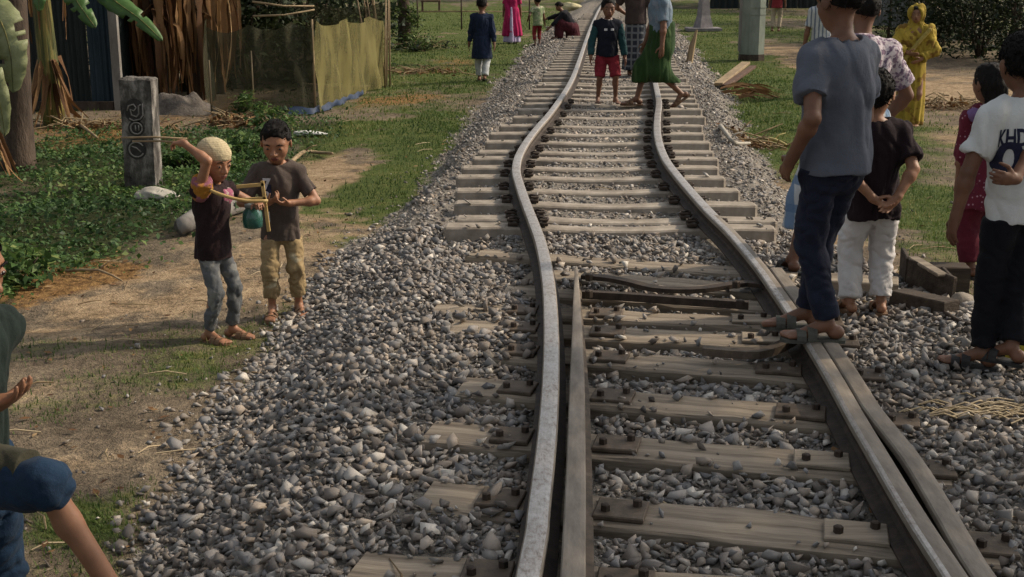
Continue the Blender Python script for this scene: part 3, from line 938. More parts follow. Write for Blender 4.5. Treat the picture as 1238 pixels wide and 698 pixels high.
M_banana = simple("banana_stem", [(.36, (.035, .032, .012)), (.46, (.075, .085, .022)), (.56, (.16, .135, .035)), (.68, (.30, .19, .06))], 6, .6, .5, .015, stretch=(4, 4, .22))
M_banleaf = simple("banana_leaf", [(.3, (.03, .07, .018)), (.6, (.06, .125, .03)), (.8, (.12, .18, .06))], 3, .45, .3, .01, stretch=(1, 6, 1))
M_banleaf2 = simple("pale_banana_leaf", [(.3, (.12, .14, .06)), (.6, (.22, .24, .12)), (.8, (.32, .32, .18))], 4, .5, .4, .01, stretch=(1, 6, 1))
def banana_leaf(parent, pts, width, mat, name="leaf", roll=0.0, fold=.18):
    """a long blade along a curve, folded along its midrib, with a wavy edge"""
    c = spline(pts, np.linalg.norm(np.diff(np.array(pts), axis=0), axis=1).sum() / 34)
    rt_ = np.random.default_rng(int(abs(pts[0][0]) * 1000) % 91 + len(name))
    n = len(c); V = []; F = []
    for i, q in enumerate(c):
        t = c[min(i + 1, n - 1)] - c[max(i - 1, 0)]; t /= np.linalg.norm(t)
        s = np.cross(t, [0, -math.sin(roll), math.cos(roll)]); s /= np.linalg.norm(s) + 1e-9
        u_ = np.cross(s, t)
        f = i / (n - 1); w = width * (math.sin(math.pi * min(f * .93 + .07, 1)) ** .55) * .5
        for a in (-1, -.5, 0, .5, 1):
            w = w * (1 + .035 * rt_.normal() * (abs(a) == 1))
            V.append(q + s * a * w + u_ * (-abs(a) * w * fold + .014 * math.sin(i * 1.9 + a * 3) * abs(a)))
    for i in range(n - 1):
        for k in range(4):
            if k in (0, 3) and rt_.random() < .16: continue
            F.append((i * 5 + k, i * 5 + k + 1, i * 5 + 6 + k, i * 5 + 5 + k))
    o = mk(name, np.array(V), F, mat, parent, True)
    md = o.modifiers.new("thickness", 'SOLIDIFY'); md.thickness = .004
    MB().tube(list(c), list(np.linspace(.014, .003, n)), 5).build("midrib", M_banana, o, True)
    return o
def banana(label, base, h, rad, seed, dry_base=True):
    r = np.random.default_rng(seed)
    t = thing("banana_plant", label, "plant", tuple(base))
    b = np.array(base, float)
    MB().tube([b + np.array([0, 0, -.05]), b + np.array([0, 0, .3]), b + np.array([-.03, 0, h * .6]), b + np.array([-.02, 0, h])], [rad * 1.1, rad, rad * .85, rad * .45], 14).build("stem", M_banana, t, True)
    if dry_base:
        for k in range(26):
            an = r.uniform(0, 6.28); L = r.uniform(.35, .8); z0 = r.uniform(.5, .9)
            d = np.array([math.cos(an), math.sin(an), 0])
            banana_dry(t, [b + d * rad * .95 + [0, 0, z0], b + d * (rad * 1.3 + .05) + [0, 0, z0 - L * .45], b + d * (rad * 1.5 + r.uniform(.05, .25)) + [0, 0, max(z0 - L, .02)]], r.uniform(.04, .10), r)
    for k in range(12):
        an = r.uniform(0, 6.28); d = np.array([math.cos(an), math.sin(an), 0]); z0 = r.uniform(.75, 1.0) * h; L = r.uniform(.7, 1.5)
        banana_dry(t, [b + d * rad * .8 + [0, 0, z0], b + d * (rad + .12) + [0, 0, z0 - .12], b + d * (rad + .14) + [0, 0, z0 - L * .5], b + d * (rad + r.uniform(.02, .16)) + [0, 0, z0 - L]], r.uniform(.04, .11), r)
    return t, b
def banana_dry(parent, pts, w, r, name="dry_sheath"):
    c = spline(pts, .12); n = len(c); V = []; F = []
    s = np.cross(c[-1] - c[0], r.normal(size=3)); s /= np.linalg.norm(s) + 1e-9
    nn = np.cross(s, c[-1] - c[0]); nn /= np.linalg.norm(nn) + 1e-9
    for i, q in enumerate(c):
        f = i / (n - 1); ww = w * (1 - .75 * f ** 2) * .5 * (1 + .25 * math.sin(i * 2.1))
        tw = .9 * math.sin(f * 3 + r.random())
        s2 = s * math.cos(tw) + nn * math.sin(tw)
        V += [q - s2 * ww, q + nn * ww * .35, q + s2 * ww]
    for i in range(n - 1): F += [(i * 3, i * 3 + 1, i * 3 + 4, i * 3 + 3), (i * 3 + 1, i * 3 + 2, i * 3 + 5, i * 3 + 4)]
    return mk(name, np.array(V), F, M_dry, parent, True, tint=np.full(len(V), np.clip(r.normal(.42, .22), 0, 1)))
p1 = G(66, 152)
t1, b1_ = banana("yellow green banana plant with shaggy brown sheaths by the shed", p1, 2.6, .135, 31)
Yb = p1[1]
banana_leaf(t1, [b1_ + [0, 0, 2.5], P_at_Y(95, -40, Yb - .1), P_at_Y(135, -2, Yb - .3), P_at_Y(170, 24, Yb - .45), P_at_Y(197, 50, Yb - .5)], .30, M_banleaf, roll=.9)
banana_leaf(t1, [b1_ + [0, 0, 2.5], P_at_Y(75, -35, Yb - .3), P_at_Y(92, 0, Yb - .5), P_at_Y(116, 34, Yb - .55)], .32, M_banleaf, roll=1.0)
banana_leaf(t1, [b1_ + [0, 0, 2.5], P_at_Y(55, -45, Yb - .3), P_at_Y(48, -12, Yb - .5), P_at_Y(47, 14, Yb - .55)], .28, M_banleaf, roll=1.0)
banana_leaf(t1, [b1_ + [0, 0, 2.5], b1_ + [.3, .6, 3.1], b1_ + [.6, 1.4, 3.2], b1_ + [.8, 2.0, 2.8]], .4, M_banleaf)
banana_leaf(t1, [b1_ + [0, 0, 2.5], b1_ + [-.5, .1, 3.2], b1_ + [-1.2, .2, 3.3], b1_ + [-1.8, .2, 2.8]], .4, M_banleaf)
p2 = G(-16, 222)
t2, b2_ = banana("pale leaved banana plant whose broad leaf droops over the dark trunk", p2, 1.9, .11, 32)
Y2 = p2[1]
banana_leaf(t2, [b2_ + [0, 0, 1.8], P_at_Y(-20, 5, Y2 - .2), P_at_Y(0, 25, Y2 - .3), P_at_Y(12, 62, Y2 - .35), P_at_Y(16, 112, Y2 - .35)], .36, M_banleaf2, roll=1.2)
banana_leaf(t2, [b2_ + [0, 0, 1.8], P_at_Y(-40, 40, Y2 - .4), P_at_Y(-22, 70, Y2 - .5), P_at_Y(-2, 118, Y2 - .5), P_at_Y(6, 165, Y2 - .5)], .26, M_banleaf2, roll=1.2)

# tin shed
M_tin = simple("dark_painted_tin", [(.3, (.009, .013, .014)), (.55, (.015, .022, .022)), (.8, (.03, .036, .034))], 4, .55, .3, .004, metal=.3, stretch=(3, 1, .4))
M_tinblue = simple("blue_painted_tin", [(.3, (.012, .026, .036)), (.7, (.028, .05, .066))], 4, .5, .3, .004, metal=.3, stretch=(3, 1, .4))
M_tinpale = simple("pale_grey_tin", [(.3, (.10, .115, .12)), (.7, (.22, .24, .245))], 4, .5, .3, .004, metal=.3, stretch=(3, 1, .4))
M_postgrey = simple("grey_post", [(.3, (.11, .10, .09)), (.7, (.25, .235, .215))], 6, .85, .4, .005, stretch=(1, 1, .3))
def corrugated(name, parent, a, b, z0, z1, mat, amp=.012, pitch=.076):
    a, b = np.array(a, float), np.array(b, float)
    L = np.linalg.norm(b - a); t = (b - a) / L; nrm = np.array([t[1], -t[0]])
    n = max(8, int(L / pitch * 6))
    V, F = [], []
    for i in range(n + 1):
        s = L * i / n; q = a + t * s + nrm * amp * math.sin(2 * math.pi * s / pitch)
        V += [(q[0], q[1], z0), (q[0], q[1], z1), (q[0] - nrm[0] * .004, q[1] - nrm[1] * .004, z0), (q[0] - nrm[0] * .004, q[1] - nrm[1] * .004, z1)]
    for i in range(n):
        k = i * 4
        F += [(k, k + 4, k + 5, k + 1), (k + 2, k + 3, k + 7, k + 6), (k + 1, k + 5, k + 7, k + 3), (k, k + 2, k + 6, k + 4)]
    return mk(name, V, F, mat, parent, False)
s0 = G(-60, 134); s1 = G(141, 134)
s0[1] = s1[1] = 18.9; s0[0] = P(-60, 134, ZG)[0]; s1[0] = P_at_Y(140, 134, 18.9)[0]
shed = thing("tin_shed", "dark corrugated tin shed with a blue sheet beside a pale corner post", "shed", (s1[0], 18.9, ZG))
xs = np.linspace(s0[0], s1[0], 4)
xs = [s0[0], s0[0] + 1.15, s1[0] - .34, s1[0]]
for k in range(3):
    corrugated("wall_sheet", shed, (xs[k] + .004, 18.9 + .012 * (k % 2)), (xs[k + 1] - .004, 18.9 + .012 * (k % 2)), ZG + .10, 2.05, [M_tin, M_tin, M_tinblue][k])
corrugated("wall_sheet", shed, (s1[0], 18.95), (s1[0] + .02, 21.4), ZG + .1, 2.05, M_tin)
corrugated("wall_sheet", shed, (s0[0], 21.4), (s0[0] + .02, 18.95), ZG + .1, 2.05, M_tin)
corrugated("roof", shed, (s0[0] - .2, 20.1), (s1[0] + .2, 20.1), 2.1, 2.16, M_tin)
MB().box(((s0[0] + s1[0]) / 2, 20.15, 2.12), (s1[0] - s0[0] + .5, 3.0, .05)).build("roof", M_tin, shed)
MB().box((s1[0] + .085, 18.82, .82), (.12, .10, 2.6), bev=.01).build("corner_post", M_postgrey, shed)
MB().box(((s0[0] + s1[0]) / 2, 18.86, ZG + .06), (s1[0] - s0[0], .12, .12)).build("sill_beam", M_bark, shed)

# hanging dead fronds
def frond_clump(label, base, h, seed, n=46):
    r = np.random.default_rng(seed)
    t = thing("dead_banana_plant", label, "plant", tuple(base), "dead banana plants by the fence")
    b = np.array(base, float)
    MB().tube([b + [0, 0, -.05], b + [.02, 0, h * .5], b + [0, .05, h]], [.12, .10, .06], 10).build("stem", M_bark, t, True)
    for k in range(n):
        an = r.uniform(0, 6.28); z0 = h * r.uniform(.55, 1.0); L = r.uniform(.7, 1.0) * min(z0, 2.0)
        d = np.array([math.cos(an), math.sin(an) * .7, 0])
        o = r.uniform(.18, .42)
        banana_dry(t, [b + d * .08 + [0, 0, z0], b + d * o + [0, 0, z0 - .12], b + d * (o + .05) + r.normal(0, .03, 3) + [0, 0, z0 - L * .55], b + d * (o + r.normal(0, .06)) + [0, 0, z0 - L]], r.uniform(.05, .13), r, "dead_frond")
    return t
frond_clump("dead banana plant with red brown fronds hanging like a curtain, nearest the tin shed", G(196, 128), 2.3, 41)
frond_clump("dead banana plant whose brown fronds hang beside the dark net fence", G(236, 124), 2.4, 42)
frond_clump("shaggy dead banana plant between the pale corner post and the marker pillar's top", G(168, 126) + [0, .3, 0], 2.2, 44, 40)
frond_clump("dead banana plant at the back, above the grey ash heap", G(250, 118) + [0, .8, 0], 2.5, 45, 40)
frond_clump("thin dead banana plant standing between two shaggier ones", G(216, 116) + [0, .6, 0], 2.6, 43, 30)

# ash heap under the fronds
def heap(label, c, rx, ry, h, mat, seed, name="earth_heap"):
    n = 26; V = []; F = []
    for i in range(n + 1):
        for j in range(n + 1):
            a, b = i / n * 2 - 1, j / n * 2 - 1
            d = max(0, 1 - a * a - b * b) ** .8
            x, y = c[0] + a * rx, c[1] + b * ry
            V.append((x, y, hz(x, y) - .02 + h * d * (1 + .5 * float(vnoise(np.array([a * 3, b * 3, seed]), 3)))))
    for i in range(n):
        for j in range(n): F.append((i * (n + 1) + j, (i + 1) * (n + 1) + j, (i + 1) * (n + 1) + j + 1, i * (n + 1) + j + 1))
    o = thing(name, label, "heap", tuple(c))
    mk("heap", V, F, mat, o, True)
    return o
M_ash = simple("grey_ash_earth", [(.3, (.07, .06, .052)), (.7, (.17, .15, .13))], 9, .95, .8, .02)
heap("low grey heap of ash and earth under the hanging dead fronds", G(224, 136), .55, .45, .30, M_ash, 1)

# the carved concrete pillar
pb_ = G(170, 229)
pil = thing("concrete_pillar", "old concrete marker pillar with raised worn characters, in the weeds", "pillar", tuple(pb_))
pil.rotation_euler = (0, R(1.0), 0)
M_pil = simple("old_concrete", [(.36, (.022, .019, .017)), (.5, (.085, .077, .068)), (.64, (.25, .23, .205))], 6, .9, .9, .02, stretch=(1, 1, .6))
M_pilmark = simple("old_concrete_marks", [(.3, (.13, .12, .108)), (.7, (.27, .25, .225))], 20, .9, .5, .004)
M_pildark = simple("dark_cartouche", [(.3, (.02, .019, .018)), (.7, (.05, .046, .042))], 12, .9, .4, .004)
PH = (P_at_Y(170, 95, pb_[1])[2] - pb_[2]); PW = 37 / FPX * (pb_[1] * 1.02)
def local(o):          # vertices already local
    return o
m = MB()
m.box((0, PW * .42, PH / 2 - .05), (PW, PW * .85, PH + .1), bev=.018)
bmq = bmesh.new(); vq = [bmq.verts.new(v) for v in m.V]
for f in m.F: bmq.faces.new([vq[i] for i in f])
bmesh.ops.subdivide_edges(bmq, edges=bmq.edges, cuts=11, use_grid_fill=True); bmq.verts.index_update()
m.V = [v.co[:] for v in bmq.verts]; m.F = [tuple(v.index for v in f.verts) for f in bmq.faces]; bmq.free()
vq = np.array(m.V); edge_ = (np.abs(np.abs(vq[:, 0]) - PW / 2) < .02) & (vq[:, 1] < .03) | (vq[:, 2] > PH - .03)
m.V = list(vq + np.stack([vnoise(vq * 22, 1), vnoise(vq * 22, 2), vnoise(vq * 22, 3)], 1) * np.where(edge_, .009, .0016)[:, None])
o = mk("shaft", m.V, m.F, M_pil); o.parent = pil
def lstroke(pts, w, mat, name, y=-.004):
    mm = MB()
    mm.tube([(x, y, z) for x, z in pts], w, 6)
    o = mk(name, mm.V, mm.F, mat, None, True); o.parent = pil
    return o
def ring(cx, cz, rx, rz, a0=0, a1=360, n=18): return [(cx + rx * math.cos(R(a0 + (a1 - a0) * i / n)), cz + rz * math.sin(R(a0 + (a1 - a0) * i / n))) for i in range(n + 1)]
def patch(cx, cz, rx, rz, name):   # the cartouche, a flat dark disc behind the characters
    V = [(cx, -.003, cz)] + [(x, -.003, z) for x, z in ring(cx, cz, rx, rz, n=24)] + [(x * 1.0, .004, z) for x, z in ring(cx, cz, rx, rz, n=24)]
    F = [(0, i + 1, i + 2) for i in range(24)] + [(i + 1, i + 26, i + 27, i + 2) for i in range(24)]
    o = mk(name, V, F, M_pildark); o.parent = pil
s_ = PH / 135.0       # one photograph pixel on the pillar
def zz(v): return (229 - v) * s_
patch(-2 * s_, zz(133), 12 * s_, 15 * s_, "cartouche")
patch(-1 * s_, zz(154), 10 * s_, 10 * s_, "cartouche")
patch(-2 * s_, zz(180), 12 * s_, 12 * s_, "cartouche")
lstroke([(-11 * s_, zz(133)), (-9 * s_, zz(127)), (-3 * s_, zz(125)), (0, zz(129)), (-3 * s_, zz(133)), (-7 * s_, zz(131)), (-6 * s_, zz(138)), (0, zz(140)), (3 * s_, zz(136)), (3 * s_, zz(127)), (6 * s_, zz(125))], .008, M_pilmark, "character")
lstroke([(8 * s_, zz(124)), (8 * s_, zz(138)), (4 * s_, zz(143)), (-4 * s_, zz(145)), (-9 * s_, zz(142))], .008, M_pilmark, "character")
lstroke(ring(-1 * s_, zz(154), 7 * s_, 7 * s_), .0075, M_pilmark, "character")
lstroke([(-2 * s_, zz(150)), (-2 * s_, zz(157))], .007, M_pilmark, "character")
lstroke([(2 * s_, zz(150)), (2 * s_, zz(157))], .007, M_pilmark, "character")
lstroke([(-12 * s_, zz(166)), (0, zz(165.5)), (14 * s_, zz(165))], .008, M_pilmark, "character")
lstroke(ring(-2 * s_, zz(180), 9 * s_, 9 * s_, 30, 330), .0075, M_pilmark, "character")
lstroke([(-8 * s_, zz(176)), (-2 * s_, zz(178)), (3 * s_, zz(183))], .007, M_pilmark, "character")

# pale rock at its foot, grey log, and odds and ends
def rock(name, label, cat, c, dims, rz, mat, seed, squash=.8):
    r = np.random.default_rng(seed)
    bm = bmesh.new(); bmesh.ops.create_icosphere(bm, subdivisions=4, radius=1)
    V = np.array([v.co[:] for v in bm.verts]); F = [tuple(v.index for v in f.verts) for f in bm.faces]; bm.free()
    nz = vnoise(V * 1.6, seed) * .22 + vnoise(V * 4, seed + 1) * .08 + vnoise(V * 11, seed + 2) * .025
    V = V * (1 + nz)[:, None] * np.array(dims)
    V[:, 2] = np.where(V[:, 0] > 0, V[:, 2] * (1 - .45 * V[:, 0] / dims[0]), V[:, 2])
    ca, sa = math.cos(rz), math.sin(rz)
    V = np.stack([V[:, 0] * ca - V[:, 1] * sa, V[:, 0] * sa + V[:, 1] * ca, V[:, 2]], 1) + np.array(c)
    o = mk(name, V - np.array(c), F, mat, None, True); o.location = c
    return tag(o, label, cat)
M_pale = simple("pale_rock", [(.3, (.24, .22, .18)), (.7, (.46, .43, .37))], 7, .9, .6, .01)
c = G(188, 243); rock("pale_rock", "long pale rock lying in the weeds at the foot of the marker pillar", "rock", (c[0], c[1], c[2] + .05), (.20, .11, .085), R(-8), M_pale, 5)
a, b = G(222, 286), G(262, 262)
lg = thing("log", "short grey weathered log on the path edge behind the boy in the knitted cap", "log", tuple(a))
MB().tube([a + [-.02, 0, .07], a + [0, 0, .08], (a + b) / 2 + [0, 0, .09], b + [.2, .2, .08]], [.06, .075, .08, .07], 12).build("stem", M_postgrey, lg, True)
a = G(374, 165)
rock("white_slab", "thin broken white slab lying on the earth behind the boys", "slab", (a[0], a[1], a[2] + .04), (.22, .10, .035), R(-12), simple("white_slab", [(.3, (.42, .42, .40)), (.7, (.62, .61, .58))], 9, .8, .3, .005), 7)
def branch(label, px, rad, mat, name="branch", lift=.03, cat="branch"):
    pts = [G(u, v) for u, v in px]
    o = thing(name, label, cat, tuple(pts[0]))
    c = spline([q + np.array([0, 0, lift * (1 + (k % 2))]) for k, q in enumerate(pts)], .1)
    mb = MB(); mb.tube(c, list(np.linspace(rad, rad * .5, len(c))), 7)
    i = len(c) // 2
    mb.tube([c[i], c[i] + [.06, .04, .05], c[i] + [.14, .05, .07]], [rad * .5, rad * .35, rad * .15], 5)
    mb.build("wood", mat, o, True)
    return o
branch("crooked brown branch lying on the sandy path above the boy in the brown shirt", [(352, 200), (368, 190), (385, 188), (402, 192)], .03, M_bamboo)
branch("pale curved branch lying on the stones at the edge of the right grass", [(871, 156), (877, 167), (888, 176), (906, 182)], .03, M_pale)
branch("yellow split bamboo piece on the grass left of the teenager", [(922, 170), (936, 175), (950, 178)], .025, simple("yellow_bamboo", [(.3, (.36, .29, .10)), (.7, (.52, .44, .19))], 8, .6, .2, .003))
branch("dry stick lying across the sandy path by the weeds", [(80, 333), (120, 337), (148, 345)], .012, M_bamboo)
branch("brown stick fallen in front of the dry banana foot", [(92, 150), (106, 163), (118, 170)], .03, M_bamboo)
# brush pile behind the boys
def brush(label, c, rx, ry, h, n, seed, mat=M_dry, name="brush_pile"):
    r = np.random.default_rng(seed); o = thing(name, label, "brush pile", tuple(c))
    mb = MB(); tn = []
    for k in range(n):
        a = r.uniform(0, 6.28); L = r.uniform(.15, .5)
        q = np.array([c[0] + r.normal(0, rx * .5), c[1] + r.normal(0, ry * .5), 0]); q[2] = hz(q[0], q[1]) + abs(r.normal(0, h * .5))
        e = q + np.array([math.cos(a) * L, math.sin(a) * L * .6, r.uniform(-.05, .15)])
        mb.tube([q, (q + e) / 2 + r.normal(0, .02, 3), e], [.008, .010, .004], 4, cap=False); tn += [r.random()] * 12
    s = mk("sticks", mb.V, mb.F, M_straw, o, tint=np.array(tn) * .5); s['kind'] = 'stuff'
    p = np.stack([r.normal(c[0], rx * .5, n * 4), r.normal(c[1], ry * .5, n * 4), np.zeros(n * 4)], 1)
    p[:, 2] = height(p[:, 0], p[:, 1]) + np.abs(r.normal(0, h * .4, n * 4))
    V, F = leaf_quads(p, r.uniform(.05, .14, len(p)), r=r)
    s = mk("dry_leaves", V, F, mat, o, tint=np.repeat(np.clip(r.normal(.45, .25, len(p)), 0, 1), 4)); s['kind'] = 'stuff'
    return o
brush("brown brush pile between the marker pillar and the boy in the brown shirt", G(285, 152), .4, .3, .18, 60, 3)
brush("dry brown leaf heap and sticks in the left weeds below the banana foot", G(115, 155), .8, .35, .10, 50, 4)
brush("row of reddish brush and rubble along the pale road beyond the yellow sari", G(1132, 131), 1.4, .35, .14, 90, 6)
brush("tangle of brown twigs on the bank behind the teenager on the rail", G(915, 178), .35, .35, .06, 30, 8)
brush("bluish grey rubbish and leaves at the foot of the vine covered tree", G(512, 60), .8, .5, .25, 50, 12, M_darkleaf)
brush("reddish dry leaves on the grass beyond the fence corner", G(512, 88), .9, .5, .05, 50, 14)

# leafy plants standing in the weeds
for i, (u, v, rr, h, lab) in enumerate([(330, 160, .28, .16, "bright green bush just left of the boy in the brown shirt"), (300, 190, .25, .14, "leafy green bush behind the knitted cap"), (265, 205, .22, .12, "small green bush under the raised arm"),
                                        (225, 205, .2, .10, "small leafy bush right of the marker pillar"), (20, 345, .25, .12, "pale green bush at the left edge above the squatting boy's head"), (300, 143, .2, .16, "green bush at the foot of the dark net")]):
    bush(lab, G(u, v), (rr, rr, h), 300 + i, 420, .085, M_weed)

# ---------------------------------------------------------------- net enclosure
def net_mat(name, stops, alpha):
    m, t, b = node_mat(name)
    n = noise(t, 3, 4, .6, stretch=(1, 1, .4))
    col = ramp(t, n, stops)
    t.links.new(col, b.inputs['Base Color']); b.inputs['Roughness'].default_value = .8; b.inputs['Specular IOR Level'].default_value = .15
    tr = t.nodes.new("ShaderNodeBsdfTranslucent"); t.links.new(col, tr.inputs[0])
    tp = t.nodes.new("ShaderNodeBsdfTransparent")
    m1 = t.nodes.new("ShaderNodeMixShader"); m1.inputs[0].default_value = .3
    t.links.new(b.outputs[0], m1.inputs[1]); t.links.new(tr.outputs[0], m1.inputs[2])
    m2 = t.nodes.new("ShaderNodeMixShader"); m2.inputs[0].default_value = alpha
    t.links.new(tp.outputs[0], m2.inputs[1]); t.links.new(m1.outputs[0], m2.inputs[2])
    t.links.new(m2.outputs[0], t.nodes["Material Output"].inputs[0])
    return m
M_net_sunlit = net_mat("sunlit_olive_net", [(.34, (.10, .092, .038)), (.62, (.29, .255, .10))], .66)  # lit copy of the netting: sunlight on the side panel put into the colour
M_net_shaded = net_mat("shaded_olive_net", [(.3, (.030, .031, .018)), (.7, (.060, .058, .034))], .74)  # same netting darkened: the shade of the backlit panels is in the colour
M_blue = simple("blue_tarp_hem", [(.3, (.010, .020, .045)), (.7, (.024, .044, .09))], 14, .6, .5, .01)
c0 = G(255, 139); c1 = G(381, 138); c2 = G(464, 106); c3 = c2 + np.array([-3.2, 1.4, 0])
enc = thing("net_fence", "net fence enclosure with a shaded dark front and a sunlit yellow green side", "fence", tuple(c1))
def net_panel(a, b, ha, hb, sag, mat, seed, nfold, name="net_panel"):
    n, mrow = 60, 14; V = []; F = []
    d = (b - a); L = np.linalg.norm(d[:2]); t = d / L; nr = np.array([t[1], -t[0], 0])
    for i in range(n + 1):
        f = i / n
        top = ha + (hb - ha) * f - sag * math.sin(math.pi * ((f * 2.5) % 1)) 
        for j in range(mrow + 1):
            g = j / mrow
            fold = .045 * math.sin(f * nfold * 6.28 + 1.3 * math.sin(f * 11 + seed) + .8 * g) * (1 - .55 * g) + .03 * math.sin(f * 21 + g * 5 + seed) + .012 * math.sin(f * 47 + 3 * math.sin(g * 4 + seed) + seed)
            q = a + d * f + nr * fold
            V.append((q[0], q[1], a[2] + (b[2] - a[2]) * f + .03 + top * g))
    for i in range(n):
        for j in range(mrow):
            k = i * (mrow + 1) + j; F.append((k, k + mrow + 1, k + mrow + 2, k + 1))
    return mk(name, V, F, mat, enc, True)
hc = P_at_Y(380, 28, c1[1])[2] - c1[2]; h2 = P_at_Y(464, 6, c2[1])[2] - c2[2]
net_panel(c0, c1, hc * .93, hc, .10, M_net_shaded, 1, 3)
net_panel(c1 + [.015, .01, 0], c2, hc, h2 * .85, .09, M_net_sunlit, 2, 5)
net_panel(c2 + [0, .02, 0], c3, h2, h2, .1, M_net_shaded, 3, 4)
net_panel(c3, c0 + [-.3, 1.2, 0], h2, hc, .1, M_net_shaded, 4, 4)
rp = np.random.default_rng(51)
def post(p, h, rad, lean=(0, 0), mat=M_bamboo, name="post", parent=enc):
    return MB().tube([p + [0, 0, -.05], p + [lean[0] * .5, lean[1] * .5, h * .5], p + [lean[0], lean[1], h]], [rad, rad * .9, rad * .75], 7).build(name, mat, parent, True)
for f in (.02, .42): post(c0 + (c1 - c0) * f + [0, -.05, 0], hc * (.6 if f < .1 else .7), .012)
post(c1 + [0, .03, 0], hc + .05, .02)
for f in (.97,): post(c1 + (c2 - c1) * f + [.05, 0, 0], hc + .25, .018, (.05, 0))
for k in range(9): post(c2 + [rp.uniform(-.25, .12), rp.uniform(-.1, .6), 0], 1.6 + rp.uniform(0, .8), .016, (rp.normal(-.15, .14), 0), name="stick")
for k, (za, zb) in enumerate(((1.35, 1.45), (1.55, 1.5), (1.72, 1.8))):
    MB().tube([c0 + [.6, .3, za], (c0 + c1) / 2 + [.3, .3, (za + zb) / 2 - .03], c1 + [0, .3, zb]], [.016, .014, .012], 6).build("rail", M_bamboo, enc, True)
hem = [c0 + (c1 - c0) * f + [0, -.05, .04] for f in (.75, .88, 1.0)] + [c1 + (c2 - c1) * f + [.06, -.04, .045] for f in (.15, .4, .6)]
hs = spline(hem, .08)
V = []; F = []
for i, q in enumerate(hs):
    w = .015 + .015 * math.sin(i * 1.3)
    V += [q + [0, 0, .05 + w], q + [.02, -.05, .02 + .02 * math.sin(i * .9)], q + [.04 * math.sin(i * .7), -.13 - .03 * math.sin(i * 1.7), -.02]]
for i in range(len(hs) - 1): F += [(i * 3, i * 3 + 1, i * 3 + 4, i * 3 + 3), (i * 3 + 1, i * 3 + 2, i * 3 + 5, i * 3 + 4)]
mk("blue_hem", V, F, M_blue, enc, True)

# dark bushes and trees behind the enclosure
for i, (u, Y, rx, h, lab) in enumerate([(300, 22.5, 1.2, 1.5, "dark bush behind the front net, next to the hanging fronds"), (360, 24.0, 1.3, 1.6, "dark bush behind the corner of the net fence"), (425, 27.5, 1.4, 1.6, "dark bush behind the bright side of the net"),
                                        (240, 23.0, 1.2, 1.6, "dark bush behind the dead banana plants"), (150, 23.2, 1.2, 1.7, "dark bush behind the tin shed corner")]):
    x = P_at_Y(u, 60, Y)[0]
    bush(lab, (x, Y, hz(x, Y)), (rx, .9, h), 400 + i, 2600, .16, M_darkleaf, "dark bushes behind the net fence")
for i, (x, y, h, cr, lab) in enumerate([(-9.5, 27, 7, 2.6, "broad tree far behind the tin shed"), (-5.6, 31, 8, 2.8, "broad tree far behind the net fence"), (-12.5, 24, 7, 2.4, "tree at the far corner behind the banana plants")]):
    tree(lab, (x, y, hz(x, y)), h, .16, cr, 500 + i, "trees behind the net fence", M_leaf, 3000, .28)
# vine covered tree at the corner of the field
pv = G(489, 58)
tv = thing("vine_covered_tree", "tree trunk wrapped in green vines at the corner of the bright field", "tree", tuple(pv))
mb = MB(); limb(mb, pv + [0, 0, -.1], pv + [.1, 0, 4.5], .17, .10, r_, 10, .02)
for k in range(4): limb(mb, pv + [.08, 0, 3 + .4 * k], pv + [math.cos(k * 1.7) * 1.3, math.sin(k * 1.7) * 1.3, 4.6 + .2 * k], .05, .012, r_)
mb.build("trunk", M_bark, tv, True)
crown("vine_leaves", tv, 900, pv + [-.05, -.05, .5], (.42, .3, .75), .12, M_leaf, r_, 40)
crown("crown", tv, 1500, pv + [0, 0, 5.0], (1.7, 1.7, 1.0), .2, M_leaf, r_, 40)
bush("small leafy bush on the grass at the field corner", G(503, 62), (.4, .3, .22), 420, 420, .10, M_leaf)

# bamboo rail fence at the field
fp = [G(u, 36) for u in (505, 558, 640)]
ff = thing("bamboo_fence", "thin bamboo rail fence along the bright field", "fence", tuple(fp[0]))
for q in fp: post(q, 1.35, .028, parent=ff, mat=M_bark)
for z in (.55, .95): MB().tube([fp[0] + [-1.5, 0, z], fp[1] + [0, 0, z + .02], fp[2] + [.2, 0, z]], [.022, .022, .018], 6).build("rail", M_bamboo, ff, True)
# brown bench beyond it
q = G(521, 15); bn = thing("wooden_bench", "small brown wooden bench standing in the bright field behind the rail fence", "bench", tuple(q))
M_brown = simple("brown_wood", [(.3, (.05, .028, .018)), (.7, (.13, .075, .05))], 7, .8, .4, .01)
MB().box((q[0], q[1], q[2] + .46), (.85, .34, .07), bev=.01).build("seat", M_brown, bn)
MB().box((q[0], q[1] + .17, q[2] + .72), (.85, .04, .30), bev=.01).build("backrest", M_brown, bn)
for dx in (-.36, .36):
    for dy in (-.12, .16): MB().box((q[0] + dx, q[1] + dy, q[2] + .21), (.07, .06, .43)).build("leg", M_brown, bn)
# pale sack by the far track
q = G(692, 13); rock("sack", "pale yellow sack lying beside the far end of the track", "sack", (q[0], q[1], q[2] + .16), (.42, .25, .22), 0, simple("sack_cloth", [(.3, (.42, .36, .20)), (.7, (.60, .54, .34))], 9, .9, .5, .01), 17)
# far tree line that closes the field
for i in range(9):
    x = -34 + i * 9.0 + rng.uniform(-2, 2); y = 70 + rng.uniform(-4, 8)
    tree("broad green tree in the line that closes the far field", (x, y, ZG), 8 + rng.uniform(-1, 2), .2, 3.6, 600 + i, "far tree line", M_leaf, 1500, .55)

